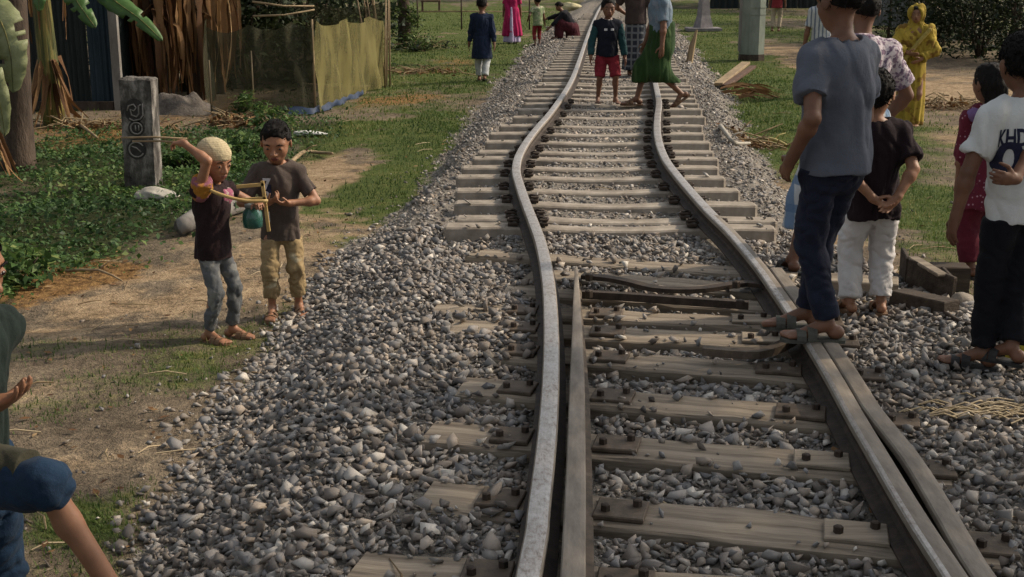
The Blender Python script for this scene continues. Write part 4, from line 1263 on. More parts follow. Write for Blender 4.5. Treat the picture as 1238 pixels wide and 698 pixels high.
# ---------------------------------------------------------------- right: poles, shed, dark trees, debris
q = G(908, 73); gp = thing("utility_pole", "thick grey green concrete pole standing in the grass", "pole", tuple(q))
M_pole = simple("grey_green_concrete", [(.3, (.13, .155, .13)), (.7, (.25, .28, .235))], 4, .8, .4, .006, stretch=(1, 1, .4))
w = 15 / FPX * (q[1] + .3)
MB().tube([q + [0, 0, -.1], q + [0, 0, .14]], [w * 1.06, w * 1.02], 8).build("collar", M_iron, gp)
MB().tube([q + [0, 0, .10], q + [0, 0, 3], q + [0, 0, 9]], [w, w * .95, w * .6], 8).build("shaft", M_pole, gp)
for z in (1.0, 1.15): MB().tube([q + [0, 0, z], q + [0, 0, z + .035]], [w * 1.02, w * 1.02], 8).build("band", M_pole, gp)
MB().box(tuple(q + np.array([-w * .98, -.05, 2.5])), (.05, .12, 4.6)).build("conduit", M_postgrey, gp)
q = G(850, 38); sp = thing("stone_post", "tapered mauve grey post on a flat slab in the far right grass", "post", tuple(q))
M_mauve = simple("mauve_grey_concrete", [(.3, (.13, .12, .125)), (.7, (.26, .24, .245))], 5, .85, .4, .006)
MB().box(tuple(q + np.array([0, 0, .05])), (1.1, .8, .12), bev=.02).build("slab", M_mauve, sp)
m = MB(); m.tube([q + [0, 0, .1], q + [0, 0, .5], q + [0, 0, 1.2], q + [0, 0, 5]], [.34, .22, .16, .13], 4); m.build("shaft", M_mauve, sp)
# grey tin shed far right behind the poles
sx0 = P_at_Y(858, 10, 62)[0]; sx1 = P_at_Y(1000, 10, 62)[0]
sh2 = thing("tin_shed", "long dark grey tin shed far behind the grey green pole", "shed", (sx0, 62, ZG))
xs = np.linspace(sx0, sx1, 5)
for k in range(4): corrugated("wall_sheet", sh2, (xs[k] + .01, 62 + .03 * (k % 2)), (xs[k + 1] - .01, 62 + .03 * (k % 2)), ZG, 2.2, M_tin, .03, .3)
MB().box(((sx0 + sx1) / 2, 63.5, 2.3), (sx1 - sx0 + .6, 4, .1)).build("roof", M_tinpale, sh2)
wx0 = P_at_Y(1056, 10, 33)[0]; wx1 = P_at_Y(1098, 10, 33)[0]
wl = thing("tin_screen", "pale grey upright tin sheets behind the floral shirted man's head", "screen", (wx0, 33, ZG))
corrugated("tin_sheet", wl, (wx0, 33), (wx0 + .40, 33), ZG + .55, 2.2, M_tinpale); corrugated("tin_sheet", wl, (wx0 + .48, 33.02), (wx1, 33.02), ZG + .5, 2.2, M_tinpale)
for x in (wx0 - .05, wx0 + .44, wx1 + .03): post(np.array([x, 33.05, hz(x, 33.)]), 2.7, .04, parent=wl, mat=M_bark)
for i, (u, Y, rx, h, lab) in enumerate([(1130, 31, 1.3, 1.5, "dark shrubby tree behind the woman in the yellow sari"), (1185, 29.5, 1.4, 1.6, "dark shrubby tree behind the head of the boy in white"), (1240, 28, 1.3, 1.7, "dark shrubby tree at the right edge of the picture"), (1090, 35, 1.3, 1.4, "dark shrubby tree behind the pale tin sheets"), (1215, 33, 1.6, 2.4, "tallest dark shrubby tree in the far right group"),(1160, 36, 1.6, 2.3, "dark shrubby tree hidden behind two nearer ones")]):
    x = P_at_Y(u, 60, Y)[0]
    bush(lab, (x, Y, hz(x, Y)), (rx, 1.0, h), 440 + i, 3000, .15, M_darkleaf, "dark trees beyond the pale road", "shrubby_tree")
for i, (u, Y, h) in enumerate(((1010, 58, 7), (960, 66, 8), (1120, 48, 8), (1260, 40, 8))):
    x = P_at_Y(u, 60, Y)[0]
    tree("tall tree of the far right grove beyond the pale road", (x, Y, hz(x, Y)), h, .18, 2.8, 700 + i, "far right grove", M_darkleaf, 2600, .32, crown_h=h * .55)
# palm debris
q = G(888, 120); pd = thing("palm_debris", "pile of dry palm stalks with a pale split trunk on the right grass", "palm debris", tuple(q))
e0, e1 = G(868, 108), G(901, 93)
PALM = (e0, e1)
for k in range(14):
    a = q + np.array([rp.uniform(-.4, .3), rp.uniform(-.3, .3), .03 + rp.uniform(0, .16)])
    banana_dry(pd, [a, a + [.25, rp.uniform(-.1, .1), .05], a + [.6, rp.uniform(-.2, .2), -.04]], .06, rp, "dry_stalk")
q = G(836, 76); stk = thing("stake", "pale splintered stake standing at the grass edge by the far stones", "stake", tuple(q))
MB().tube([q + [-.05, 0, -.05], q + [0, 0, .3], q + [.08, 0, .62]], [.07, .06, .02], 6).build("wood", M_bamboo, stk)

# timber and concrete lumps right of the track
def plank_between(a, b, w, h, mat, name, parent, z=0.0, bev=.006):
    a, b = np.array(a, float), np.array(b, float); d = b - a; L = np.linalg.norm(d)
    q = d / L; yv = np.cross([0, 0, 1], q); yv /= np.linalg.norm(yv); zv = np.cross(q, yv)
    M = Matrix(((q[0], yv[0], zv[0]), (q[1], yv[1], zv[1]), (q[2], yv[2], zv[2])))
    return MB().box(tuple((a + b) / 2 + [0, 0, z]), (L, w, h), M=M, bev=bev).build(name, mat, parent)
M_brownt = simple("old_brown_timber", [(.3, (.03, .022, .017)), (.6, (.075, .057, .043)), (.8, (.14, .108, .082))], 5, .9, .7, .01, stretch=(.5, 4, 4))
plank_between(PALM[0] + [0, 0, .08], PALM[1] + [0, 0, .26], .16, .05, M_bamboo, "split_plank", pd)
plank_between(PALM[0] + [.1, -.1, .06], PALM[1] + [.12, -.1, .20], .12, .05, M_brown, "split_plank", pd)
a, b = G(1084, 368), G(1150, 383)
o = thing("timber_beam", "dark old timber beam lying on the stones between the two boys on the right", "beam", tuple(a)); plank_between(a + [0, 0, .03], b + [0, 0, .03], .12, .11, M_brownt, "beam", o)
a, b = G(985, 352), G(1085, 358)
o = thing("timber_beam", "long grey timber beam half buried behind the white trousers", "beam", tuple(a)); plank_between(a + [0, 0, .03], b + [0, 0, .03], .2, .12, M_timber, "beam", o)
a = G(1145, 350); o = thing("timber_block", "square brown timber block behind the plank right of the track", "block", tuple(a)); plank_between(a + [-.10, .02, .07], a + [.12, .0, .07], .16, .18, M_brownt, "block", o)
a = G(1120, 358); bx = thing("plank_box", "broken box of brown planks half sunk in the stones", "box", tuple(a))
A1, A2 = G(1097, 348), G(1152, 368)
plank_between(A1 + [0, 0, .09], A2 + [0, 0, .07], .025, .17, M_brownt, "plank", bx)
plank_between(A1 + [0, .02, .09], A1 + [.05, .30, .09], .025, .17, M_brownt, "plank", bx)
plank_between(A2 + [0, .02, .07], A2 + [.03, .30, .07], .025, .15, M_brownt, "plank", bx)
plank_between(A1 + [.03, .05, .17], A2 + [-.05, .05, .15], .07, .02, M_timber, "plank", bx)
a = G(1163, 372); rock("grey_block", "pale grey broken concrete lump beside the black trousers", "block", (a[0], a[1], a[2] + .03), (.07, .06, .06), .3, M_concrete, 27)
a = G(1165, 398); o = thing("iron_rod", "rusty iron rod lying by the sandals of the boy in white", "rod", tuple(a))
c = spline([G(1142, 385) + [0, 0, .03], G(1160, 396) + [0, 0, .03], G(1180, 402) + [0, 0, .03]], .05); MB().tube(c, .012, 6).build("rod", M_iron, o, True)
a = G(1234, 408); rock("white_stone", "white stone at the right edge above the yellow bag", "rock", (a[0], a[1], a[2] + .03), (.06, .05, .045), 0, simple("white_stone", [(.3, (.45, .45, .43)), (.7, (.66, .65, .62))], 8, .8, .3, .004), 29)
a = G(1236, 443)
rock("yellow_bag", "crumpled bright yellow bag on the stones at the right edge", "bag", (a[0], a[1], a[2] + .05), (.075, .09, .10), .4, simple("yellow_plastic", [(.3, (.5, .40, .03)), (.7, (.75, .62, .08))], 6, .4, .5, .02), 31)
# straw on the stones
a = G(1172, 506); rs = np.random.default_rng(61); mb = MB(); tn = []
for k in range(60):
    q = a + np.array([rs.normal(0, .17), rs.normal(0, .06), .03]); an = rs.normal(0, .3); L = rs.uniform(.05, .16)
    mb.tube([q, q + [math.cos(an) * L / 2, math.sin(an) * L / 2, .015], q + [math.cos(an) * L, math.sin(an) * L, 0]], .0035, 4, cap=False); tn += [rs.uniform(.6, 1)] * 12
tag(mk("straw", mb.V, mb.F, M_straw, tint=tn), "strands of pale straw lying on the stones outside the stock rail", "straw", kind='stuff')
# ---------------------------------------------------------------- people: smooth distance fields turned into one skin each
def nz(v):
    v = np.asarray(v, float); return v / (np.linalg.norm(v) + 1e-12)
def rotm(ax, a):
    c, s = math.cos(a), math.sin(a)
    return np.array({'x': [[1, 0, 0], [0, c, -s], [0, s, c]], 'y': [[c, 0, s], [0, 1, 0], [-s, 0, c]], 'z': [[c, -s, 0], [s, c, 0], [0, 0, 1]]}[ax])
def cone(a, b, ra, rb, k=.015, cap=None, Rm=None, s=1.0, op='u'):
    """round cone; s<1 flattens it along the second axis of the frame Rm; cap: plane cut past the end b by that much"""
    return dict(t='c', a=np.array(a, float), b=np.array(b, float), ra=ra, rb=rb, k=k, cap=cap, R=Rm, s=s, op=op)
def ell(c, r, Rm=None, k=.015, op='u'):
    return dict(t='e', c=np.array(c, float), r=np.array(r, float), R=Rm, k=k, op=op)
def pr_bounds(p):
    if p['t'] == 'c':
        m = max(p['ra'], p['rb'])
        lo = np.minimum(p['a'] - p['ra'], p['b'] - p['rb']); hi = np.maximum(p['a'] + p['ra'], p['b'] + p['rb'])
        return lo, hi
    m = p['r'].max() if p['R'] is not None else p['r']
    return p['c'] - m, p['c'] + m
def pr_eval(p, X, Y, Z):
    if p['t'] == 'c':
        a, b = p['a'], p['b']
        x, y, z = X - a[0], Y - a[1], Z - a[2]; ba = b - a
        if p['s'] != 1.0:
            Rm = p['R'] if p['R'] is not None else np.eye(3)
            Rt = Rm.T
            x, y, z = (Rt[i, 0] * x + Rt[i, 1] * y + Rt[i, 2] * z for i in range(3))
            y = y / p['s']; ba = Rt @ ba; ba = ba / np.array([1, p['s'], 1])
        L = float(ba @ ba) + 1e-12
        t0 = (x * ba[0] + y * ba[1] + z * ba[2]) / L
        t = np.clip(t0, 0, 1)
        d = np.sqrt((x - t * ba[0]) ** 2 + (y - t * ba[1]) ** 2 + (z - t * ba[2]) ** 2) - (p['ra'] + (p['rb'] - p['ra']) * t)
        if p['s'] != 1.0: d = d * (.5 + .5 * p['s'])
        if p['cap'] is not None:
            d = np.maximum(d, (t0 - 1) * math.sqrt(L) - p['cap'])
        return d
    x, y, z = X - p['c'][0], Y - p['c'][1], Z - p['c'][2]
    if p['R'] is not None:
        Rt = p['R'].T
        x, y, z = (Rt[i, 0] * x + Rt[i, 1] * y + Rt[i, 2] * z for i in range(3))
    r = p['r']
    k0 = np.sqrt((x / r[0]) ** 2 + (y / r[1]) ** 2 + (z / r[2]) ** 2)
    k1 = np.sqrt((x / r[0] ** 2) ** 2 + (y / r[1] ** 2) ** 2 + (z / r[2] ** 2) ** 2) + 1e-9
    return k0 * (k0 - 1) / k1
def field_mesh(prims, h, cuts=(), relax=1):
    los, his = zip(*[pr_bounds(p) for p in prims if p['op'] == 'u'])
    km = max(p['k'] for p in prims) * .4 + 3 * h
    lo = np.min(los, 0) - km; hi = np.max(his, 0) + km
    n = np.ceil((hi - lo) / h).astype(int) + 1
    D = np.full(n, 1.0, np.float32)
    ax = [(lo[i] + np.arange(n[i]) * h).astype(np.float32) for i in range(3)]
    for p in prims:
        l, u = pr_bounds(p); m = p['k'] + 3 * h
        i0 = np.clip(np.floor((l - m - lo) / h).astype(int), 0, n); i1 = np.clip(np.ceil((u + m - lo) / h).astype(int) + 1, 0, n)
        if (i1 <= i0).any(): continue
        sl = tuple(slice(i0[i], i1[i]) for i in range(3))
        d = pr_eval(p, ax[0][sl[0]][:, None, None], ax[1][sl[1]][None, :, None], ax[2][sl[2]][None, None, :]).astype(np.float32)
        c = D[sl]; k = max(p['k'], 1e-5)
        if p['op'] == 'u':
            q = np.maximum(k - np.abs(c - d), 0) / k
            D[sl] = np.minimum(c, d) - q * q * k * .25
        else:
            q = np.maximum(k - np.abs(c + d), 0) / k
            D[sl] = np.maximum(c, -d) + q * q * k * .25
    for (pt, nr) in cuts:          # keep the side the normal points away from
        D = np.maximum(D, ((ax[0] - pt[0]) * nr[0])[:, None, None] + ((ax[1] - pt[1]) * nr[1])[None, :, None] + ((ax[2] - pt[2]) * nr[2])[None, None, :])
    s = D < 0
    cs = np.zeros(tuple(n - 1), np.int8)
    C = [(i, j, k) for i in (0, 1) for j in (0, 1) for k in (0, 1)]
    for i, j, k in C: cs += s[i:n[0] - 1 + i, j:n[1] - 1 + j, k:n[2] - 1 + k]
    act = (cs > 0) & (cs < 8)
    I = np.argwhere(act)
    idx = np.full(act.shape, -1, np.int32); idx[act] = np.arange(len(I))
    vals = {c: D[I[:, 0] + c[0], I[:, 1] + c[1], I[:, 2] + c[2]] for c in C}
    pos = np.zeros((len(I), 3)); cnt = np.zeros(len(I))
    for a in C:
        for axn in range(3):
            if a[axn]: continue
            b = list(a); b[axn] = 1; b = tuple(b)
            da, db = vals[a], vals[b]; cr = (da < 0) != (db < 0)
            t = np.where(cr, da / np.where(cr, da - db, 1), 0)
            q = np.array(a, float)[None].repeat(len(I), 0); q[:, axn] += t
            pos += q * cr[:, None]; cnt += cr
    V = lo + (I + pos / np.maximum(cnt, 1)[:, None]) * h
    F = []
    for axn in range(3):
        o1, o2 = (axn + 1) % 3, (axn + 2) % 3
        sl0 = [slice(None)] * 3; sl1 = [slice(None)] * 3
        sl0[axn] = slice(0, n[axn] - 1); sl1[axn] = slice(1, n[axn])
        ch_ = s[tuple(sl0)] != s[tuple(sl1)]
        e = np.argwhere(ch_)
        e = e[(e[:, o1] > 0) & (e[:, o2] > 0) & (e[:, o1] < n[o1] - 1) & (e[:, o2] < n[o2] - 1)]
        ins = s[tuple(sl0)][tuple(e.T)]
        q = []
        for d1, d2 in ((0, 0), (1, 0), (1, 1), (0, 1)):
            f = e.copy(); f[:, o1] -= d1; f[:, o2] -= d2
            q.append(idx[tuple(f.T)])
        q = np.stack(q, 1)
        q[~ins] = q[~ins][:, ::-1]
        F.append(q)
    F = np.vstack(F); F = F[(F >= 0).all(1)][:, ::-1]
    # normals and a light relaxation
    for _ in range(relax):
        acc = np.zeros_like(V); cn = np.zeros(len(V))
        for k in range(4):
            for d in (1, 3):
                np.add.at(acc, F[:, k], V[F[:, (k + d) % 4]]); np.add.at(cn, F[:, k], 1)
        V = V * .5 + acc / np.maximum(cn, 1)[:, None] * .5
    fn = np.cross(V[F[:, 2]] - V[F[:, 0]], V[F[:, 3]] - V[F[:, 1]])
    N = np.zeros_like(V)
    for k in range(4): np.add.at(N, F[:, k], fn)
    N /= np.linalg.norm(N, axis=1)[:, None] + 1e-12
    return V, F, N

def two_bone(a, t, l1, l2, pole):
    a, t = np.array(a, float), np.array(t, float)
    d = t - a; L = np.linalg.norm(d)
    if L > (l1 + l2) * .999: t = a + d / L * (l1 + l2) * .999; d = t - a; L = np.linalg.norm(d)
    x = (l1 * l1 - l2 * l2 + L * L) / (2 * L); hgt = math.sqrt(max(l1 * l1 - x * x, 0))
    u = d / L; p = np.array(pole, float); p = p - u * (p @ u)
    p = nz(p) if np.linalg.norm(p) > 1e-6 else nz(np.cross(u, [1, 0, 0]))
    return a + u * x + p * hgt, t

# ---- materials of skin and cloth
def skin(name, c, var=.25):
    m, t, b = node_mat(name)
    n = noise(t, 9, 4, .6)
    d = tuple(q * (1 - var) for q in c); l = tuple(min(1, q * (1 + var)) for q in c)
    t.links.new(ramp(t, n, [(.3, d), (.7, l)]), b.inputs['Base Color'])
    b.inputs['Roughness'].default_value = .52
    b.inputs['Specular IOR Level'].default_value = .4
    b.inputs['Subsurface Weight'].default_value = .08
    b.inputs['Subsurface Radius'].default_value = (.012, .005, .003)
    bump(t, b, noise(t, 140, 3, .6), .12, .002)
    return m
SK = [skin("brown_skin", (.235, .115, .064)), skin("deep_brown_skin", (.165, .078, .045)), skin("warm_brown_skin", (.29, .14, .078))]
def cloth(name, c, var=.2, rough=.9, pattern=None, weave=420):
    m, t, b = node_mat(name)
    n = noise(t, 5, 5, .65)
    d = tuple(q * (1 - var) for q in c); l = tuple(min(1, q * (1 + var)) for q in c)
    col = ramp(t, n, [(.3, d), (.7, l)])
    tc = t.nodes.new("ShaderNodeTexCoord")
    if pattern:
        kind = pattern[0]
        if kind == 'floral':
            v = t.nodes.new("ShaderNodeTexVoronoi"); v.inputs['Scale'].default_value = pattern[2]; v.feature = 'SMOOTH_F1'
            ns = t.nodes.new("ShaderNodeTexNoise"); ns.inputs['Scale'].default_value = pattern[2] * .9; ns.inputs['Detail'].default_value = 3
            t.links.new(tc.outputs['Object'], ns.inputs[0])
            mx = t.nodes.new("ShaderNodeVectorMath"); mx.operation = 'ADD'; t.links.new(tc.outputs['Object'], mx.inputs[0])
            sc = t.nodes.new("ShaderNodeVectorMath"); sc.operation = 'SCALE'; sc.inputs['Scale'].default_value = .05; t.links.new(ns.outputs['Color'], sc.inputs[0]); t.links.new(sc.outputs[0], mx.inputs[1])
            t.links.new(mx.outputs[0], v.inputs['Vector'])
            col = mixc(t, ramp(t, v.outputs['Distance'], [(.30, (1, 1, 1)), (.46, (0, 0, 0))]), col, pattern[1])
            col = mixc(t, ramp(t, ns.outputs[0], [(.54, (0, 0, 0)), (.60, (1, 1, 1))]), col, pattern[3])
        elif kind == 'dots':
            v = t.nodes.new("ShaderNodeTexVoronoi"); v.inputs['Scale'].default_value = pattern[2]; t.links.new(tc.outputs['Object'], v.inputs['Vector'])
            col = mixc(t, ramp(t, v.outputs['Distance'], [(.18, (1, 1, 1)), (.24, (0, 0, 0))]), col, pattern[1])
        elif kind in ('plaid', 'stripe', 'band'):
            for axis, col2, f, w in pattern[1]:
                wv = t.nodes.new("ShaderNodeTexWave"); wv.bands_direction = axis; wv.inputs['Scale'].default_value = f; wv.inputs['Distortion'].default_value = .6; wv.inputs['Detail'].default_value = 1; wv.inputs['Detail Scale'].default_value = 3
                t.links.new(tc.outputs['Object'], wv.inputs['Vector'])
                col = mixc(t, ramp(t, wv.outputs['Fac'], [(1 - w, (0, 0, 0)), (1 - w + .08, (.85, .85, .85))]), col, col2)
        elif kind == 'patch':
            ns = t.nodes.new("ShaderNodeTexNoise"); ns.inputs['Scale'].default_value = pattern[2]; ns.inputs['Detail'].default_value = 2
            t.links.new(tc.outputs['Object'], ns.inputs[0])
            col = mixc(t, ramp(t, ns.outputs[0], [(pattern[3], (0, 0, 0)), (pattern[3] + .07, (1, 1, 1))]), col, pattern[1])
    t.links.new(col, b.inputs['Base Color'])
    b.inputs['Roughness'].default_value = rough
    b.inputs['Specular IOR Level'].default_value = .15
    b.inputs['Sheen Weight'].default_value = .03
    bump(t, b, math_n(t, 'ADD', math_n(t, 'MULTIPLY', noise(t, weave, 2, .5), .25), math_n(t, 'MULTIPLY', noise(t, 22, 5, .65), 1.6)), .55, .008)
    return m
M_hair = simple("black_hair", [(.3, (.005, .004, .004)), (.7, (.012, .010, .009))], 60, .7, .35, .003, stretch=(1, 1, .25), spec=.15)
M_eye = simple("eye", [(.3, (.012, .008, .006)), (.7, (.02, .013, .01))], 9, .25, 0, .001, spec=.5)
M_white = simple("eye_white", [(.3, (.24, .20, .18)), (.7, (.30, .26, .235))], 9, .4, 0, .001)
M_lip = simple("lips", [(.3, (.13, .045, .035)), (.7, (.17, .062, .048))], 30, .5, .1, .001)
M_sole = simple("sandal_sole", [(.3, (.05, .05, .042)), (.7, (.11, .11, .09))], 20, .8, .3, .003)
M_soleb = simple("brown_sandal", [(.3, (.10, .058, .032)), (.7, (.20, .12, .07))], 20, .8, .3, .003)
M_solek = simple("black_sandal", [(.3, (.016, .015, .015)), (.7, (.04, .038, .036))], 20, .7, .3, .003)
M_grey_s = simple("grey_strap", [(.3, (.13, .16, .15)), (.7, (.24, .28, .26))], 20, .7, .3, .003)

def fold_disp(V, N, amp, freq, stretch, seed):
    p = V * np.array(stretch) * freq
    n1 = vnoise(p + 2.5 * np.stack([vnoise(p * .5 + 7, seed + 3)] * 3, -1), seed)
    ridge = 1 - np.abs(n1) * 2.4
    q = p @ np.array([[.8, .2, .55], [-.2, 1, .1], [-.55, .1, .8]]) * 1.7
    r2 = 1 - np.abs(vnoise(q + 1.6 * np.stack([vnoise(q * .6 + 3, seed + 5)] * 3, -1) + 11, seed + 1)) * 2.4
    n3 = vnoise(p * 4.3 + 5, seed + 2)
    return V + N * (amp * (ridge * .7 + np.maximum(r2, 0) * .65 + n3 * .22 - .3))[:, None]

class Person:
    def __init__(s, label, loc, yaw, H, kid=0.5, vox=.0065, skin=0, **k):
        s.H, s.kid, s.h = H, kid, vox
        s.skin = SK[skin]
        s.root = thing("person", label, "person", tuple(loc), rz=yaw)
        s.yaw = yaw; s.loc = np.array(loc, float)
        s.k = k
        s.pose()
    def w2l(s, p):
        return rotm('z', -s.yaw) @ (np.array(p, float) - s.loc)
    def pose(s):
        H, kid, k = s.H, s.kid, s.k
        hz_ = (.525 - .045 * kid) * H; shz = (.815 - .05 * kid) * H
        s.hh = H * k.get('hh', .135 + .066 * kid)
        s.P = np.array(k.get('pelvis', (0, 0, hz_ / H)), float) * H
        s.Rp = rotm('z', R(k.get('ptwist', 0)))
        s.Rt = s.Rp @ rotm('z', R(k.get('twist', 0))) @ rotm('x', R(k.get('lean', 2))) @ rotm('y', R(k.get('side', 0)))
        s.up, s.rt, s.bk = s.Rt[:, 2], s.Rt[:, 0], s.Rt[:, 1]
        tl = shz - hz_; s.tl = tl
        s.N = s.P + s.up * (tl + .012 * H) + s.bk * .008 * H
        w = k.get('shw', .106) * H
        s.S = {'L': s.P + s.up * (tl - .024 * H + k.get('shrugL', 0) * H) + s.rt * w, 'R': s.P + s.up * (tl - .024 * H + k.get('shrugR', 0) * H) - s.rt * w}
        s.Rh = s.Rt @ rotm('x', -R(k.get('lean', 2)) * .7) @ rotm('z', R(k.get('hyaw', 0))) @ rotm('x', R(k.get('hpitch', 5))) @ rotm('y', R(k.get('hroll', 0)))
        off = H - .5 * s.hh - shz - .012 * H
        s.Hc = s.N + (s.up * .5 + s.Rh[:, 2] * .5) * off - s.bk * .012 * H
        # legs
        ank = .043 * H; l = (hz_ - ank) * 1.012 * k.get('legs', 1.0); s.l1, s.l2 = l * .51, l * .49
        s.hip, s.knee, s.ank, s.toe = {}, {}, {}, {}
        for sd, sg in (('L', 1), ('R', -1)):
            f = k.get('foot' + sd, (sg * .050, 0, 0, 0)); f = list(f) + [0] * (5 - len(f))
            s.hip[sd] = s.P + s.Rp @ np.array([sg * .052 * H, 0, -.01 * H])
            ang = R(f[3]); td = rotm('z', ang) @ rotm('x', R(f[4])) @ np.array([0, -1.0, 0])
            tgt = np.array(f[:3]) * H + np.array([0, 0, ank])
            if f[4]: tgt = tgt + np.array([0, 0, 0])
            s.knee[sd], s.ank[sd] = two_bone(s.hip[sd], tgt, s.l1, s.l2, s.Rp @ np.array(k.get('knee' + sd, (sg * .12, -1, 0))))
            s.toe[sd] = td
        # arms
        a1, a2 = .172 * H, .145 * H; s.a1, s.a2 = a1, a2
        s.el, s.wr, s.hd = {}, {}, {}
        for sd, sg in (('L', 1), ('R', -1)):
            t = k.get('hand' + sd)
            if t is None: t = s.S[sd] + s.rt * sg * .05 * H - s.up * (a1 + a2) * .985 - s.bk * .03 * H
            else: t = np.array(t, float) * H if k.get('rel', True) else np.array(t, float)
            pole = np.array(k.get('elbow' + sd, (sg * .5, 1, 0)), float)
            s.el[sd], s.wr[sd] = two_bone(s.S[sd], t, a1, a2, pole)
            s.hd[sd] = nz(k['hdir' + sd]) if ('hdir' + sd) in k else nz(s.wr[sd] - s.el[sd])
        return s
    # -- body
    def hand(s, sd, sg):
        H = s.H; L = (.105) * H; d = s.hd[sd]; w = s.wr[sd]
        n = np.array(s.k.get('palm' + sd, (-sg, 0, 0)), float); n = n - d * (n @ d); n = nz(n)
        a = np.cross(d, n) * 1.0
        a = a if a @ np.array(s.k.get('thumb' + sd, (0, -1, .3)), float) > 0 else -a   # thumb side
        Rm = np.stack([a, n, d], 1)
        pr = [ell(w + d * L * .24, (L * .20, L * .10, L * .30), Rm, .008), cone(w - d * L * .1, w + d * L * .15, .0165 * H, .0155 * H, .010)]
        curl = s.k.get('curl' + sd, .35)
        for i, (o, ln) in enumerate(((.165, .40), (.058, .46), (-.05, .43), (-.15, .33))):
            b = w + d * L * (.46 - .03 * abs(i - 1)) + a * o * L
            c1, c2, c3 = curl * .55 + .05 * i * curl, curl * 1.35, curl * 2.0
            spread = a * (o * .35)
            d1 = nz(d * math.cos(c1) + n * math.sin(c1) + spread); d2 = nz(d * math.cos(c2) + n * math.sin(c2) + spread * .7); d3 = nz(d * math.cos(c3) + n * math.sin(c3))
            p1 = b + d1 * ln * L * .45; p2 = p1 + d2 * ln * L * .33; p3 = p2 + d3 * ln * L * .25
            r0 = L * .056
            pr += [cone(b, p1, r0, r0 * .92, .003), cone(p1, p2, r0 * .92, r0 * .85, .002), cone(p2, p3, r0 * .85, r0 * .72, .002)]
        b = w + d * L * .10 + a * L * .13
        d1 = nz(d * .62 + a * .75 + n * .25); d2 = nz(d * .9 + a * .3 + n * (.2 + curl * .6))
        p1 = b + d1 * L * .27; p2 = p1 + d2 * L * .24
        pr += [cone(b, p1, L * .085, L * .062, .006), cone(p1, p2, L * .062, L * .048, .002)]
        return pr
    def body(s):
        H, Rt = s.H, s.Rt; kid = s.kid; b = s.k.get('build', 1.0)
        pr = []
        at = lambda z, y=0, x=0: s.P + s.up * z * s.tl + s.bk * y * H + s.rt * x * H
        pr += [ell(at(.02), (.085 * H * b, .066 * H * b, .075 * H), Rt, .03), ell(at(.34, -.006), (.073 * H * b, .058 * H * b, .12 * H), Rt, .04), ell(at(.72, .002), (.088 * H * b, .062 * H * b, .115 * H), Rt, .03),
               cone(s.S['L'] - s.rt * .02 * H, s.S['R'] + s.rt * .02 * H, .038 * H, .038 * H, .03), cone(s.N - s.up * .02 * H, s.Hc - s.Rh[:, 2] * s.hh * .2, (.031 - .003 * kid) * H, (.029 - .002 * kid) * H, .018)]
        if s.k.get('trap', True): pr += [cone(s.N + s.up * .01 * H, s.S[q] + s.up * .008 * H, .022 * H, .020 * H, .025) for q in 'LR']
        for sd, sg in (('L', 1), ('R', -1)):
            pr += [cone(s.S[sd], s.el[sd], .030 * H * b, .0235 * H * b, .012), cone(s.el[sd], s.wr[sd], .0245 * H * b, .0165 * H, .010), ell(s.el[sd] + nz(s.wr[sd] - s.el[sd]) * .035 * H, (.026 * H * b,) * 3, None, .02)]
            if s.h < .008: pr += s.hand(sd, sg)
            else: pr += s.hand(sd, sg)
            pr += [cone(s.hip[sd], s.knee[sd], .045 * H * b, .030 * H * b, .02), cone(s.knee[sd], s.ank[sd], .030 * H * b, .019 * H, .015)]
            cd = nz(s.ank[sd] - s.knee[sd]); cb = -s.toe[sd]; cb = nz(cb - cd * (cb @ cd))
            pr += [ell(s.knee[sd] + (s.ank[sd] - s.knee[sd]) * .32 + cb * .012 * H, (.0265 * H * b, .0265 * H * b, .032 * H * b), None, .03)]
            t = s.toe[sd]; up = nz(np.cross(np.cross(t, [0, 0, 1]), t)); sx = nz(np.cross(t, up))
            A = s.ank[sd]; fl = .152 * H; hb = A - up * .022 * H - t * .022 * H
            ball = A - up * .031 * H + t * fl * .52
            Rf = np.stack([sx, t, up], 1)
            pr += [ell(hb, (.021 * H, .025 * H, .021 * H), Rf, .012), cone(A + t * .005 * H, ball, .021 * H, .013 * H, .015), ell(ball, (.028 * H, .03 * H, .0125 * H), Rf, .012)]
            inn = -sg
            for i in range(5):
                o = (-.8 + .4 * i); ln = [.030, .031, .028, .024, .019][i] * H
                rr = [.0100, .0078, .0075, .0070, .0066][i] * H
                q = ball + sx * (o * .026 * H * (1 if np.dot(sx, s.rt) * inn < 0 else -1)) + t * (.014 * H - abs(i - 1) * .002 * H) - up * .002 * H
                pr += [cone(q, q + t * ln - up * .002 * H, rr, rr * .9, .004)]
        # head
        hh, Rh, c = s.hh, s.Rh, s.Hc
        hp = lambda x, y, z: c + Rh @ (np.array([x, y, z]) * hh)
        pr += [ell(hp(0, .065, .13), np.array([.355, .425, .365]) * hh, Rh, .012), ell(hp(0, -.10, -.12), np.array([.285, .295, .30]) * hh, Rh, .03), ell(hp(0, -.20, -.33), np.array([.17, .17, .135]) * hh, Rh, .03),
               ell(hp(.16, -.20, -.12), np.array([.12, .13, .13]) * hh, Rh, .02), ell(hp(-.16, -.20, -.12), np.array([.12, .13, .13]) * hh, Rh, .02),
               ell(hp(0, -.27, .10), np.array([.26, .10, .07]) * hh, Rh, .02)]
        for q in (-1, 1): pr += [ell(hp(q * .155, -.435, .0), np.array([.095, .10, .062]) * hh, Rh, .012, 's'), ell(hp(q * .155, -.335, -.005), np.array([.075, .055, .055]) * hh, Rh, .004)]
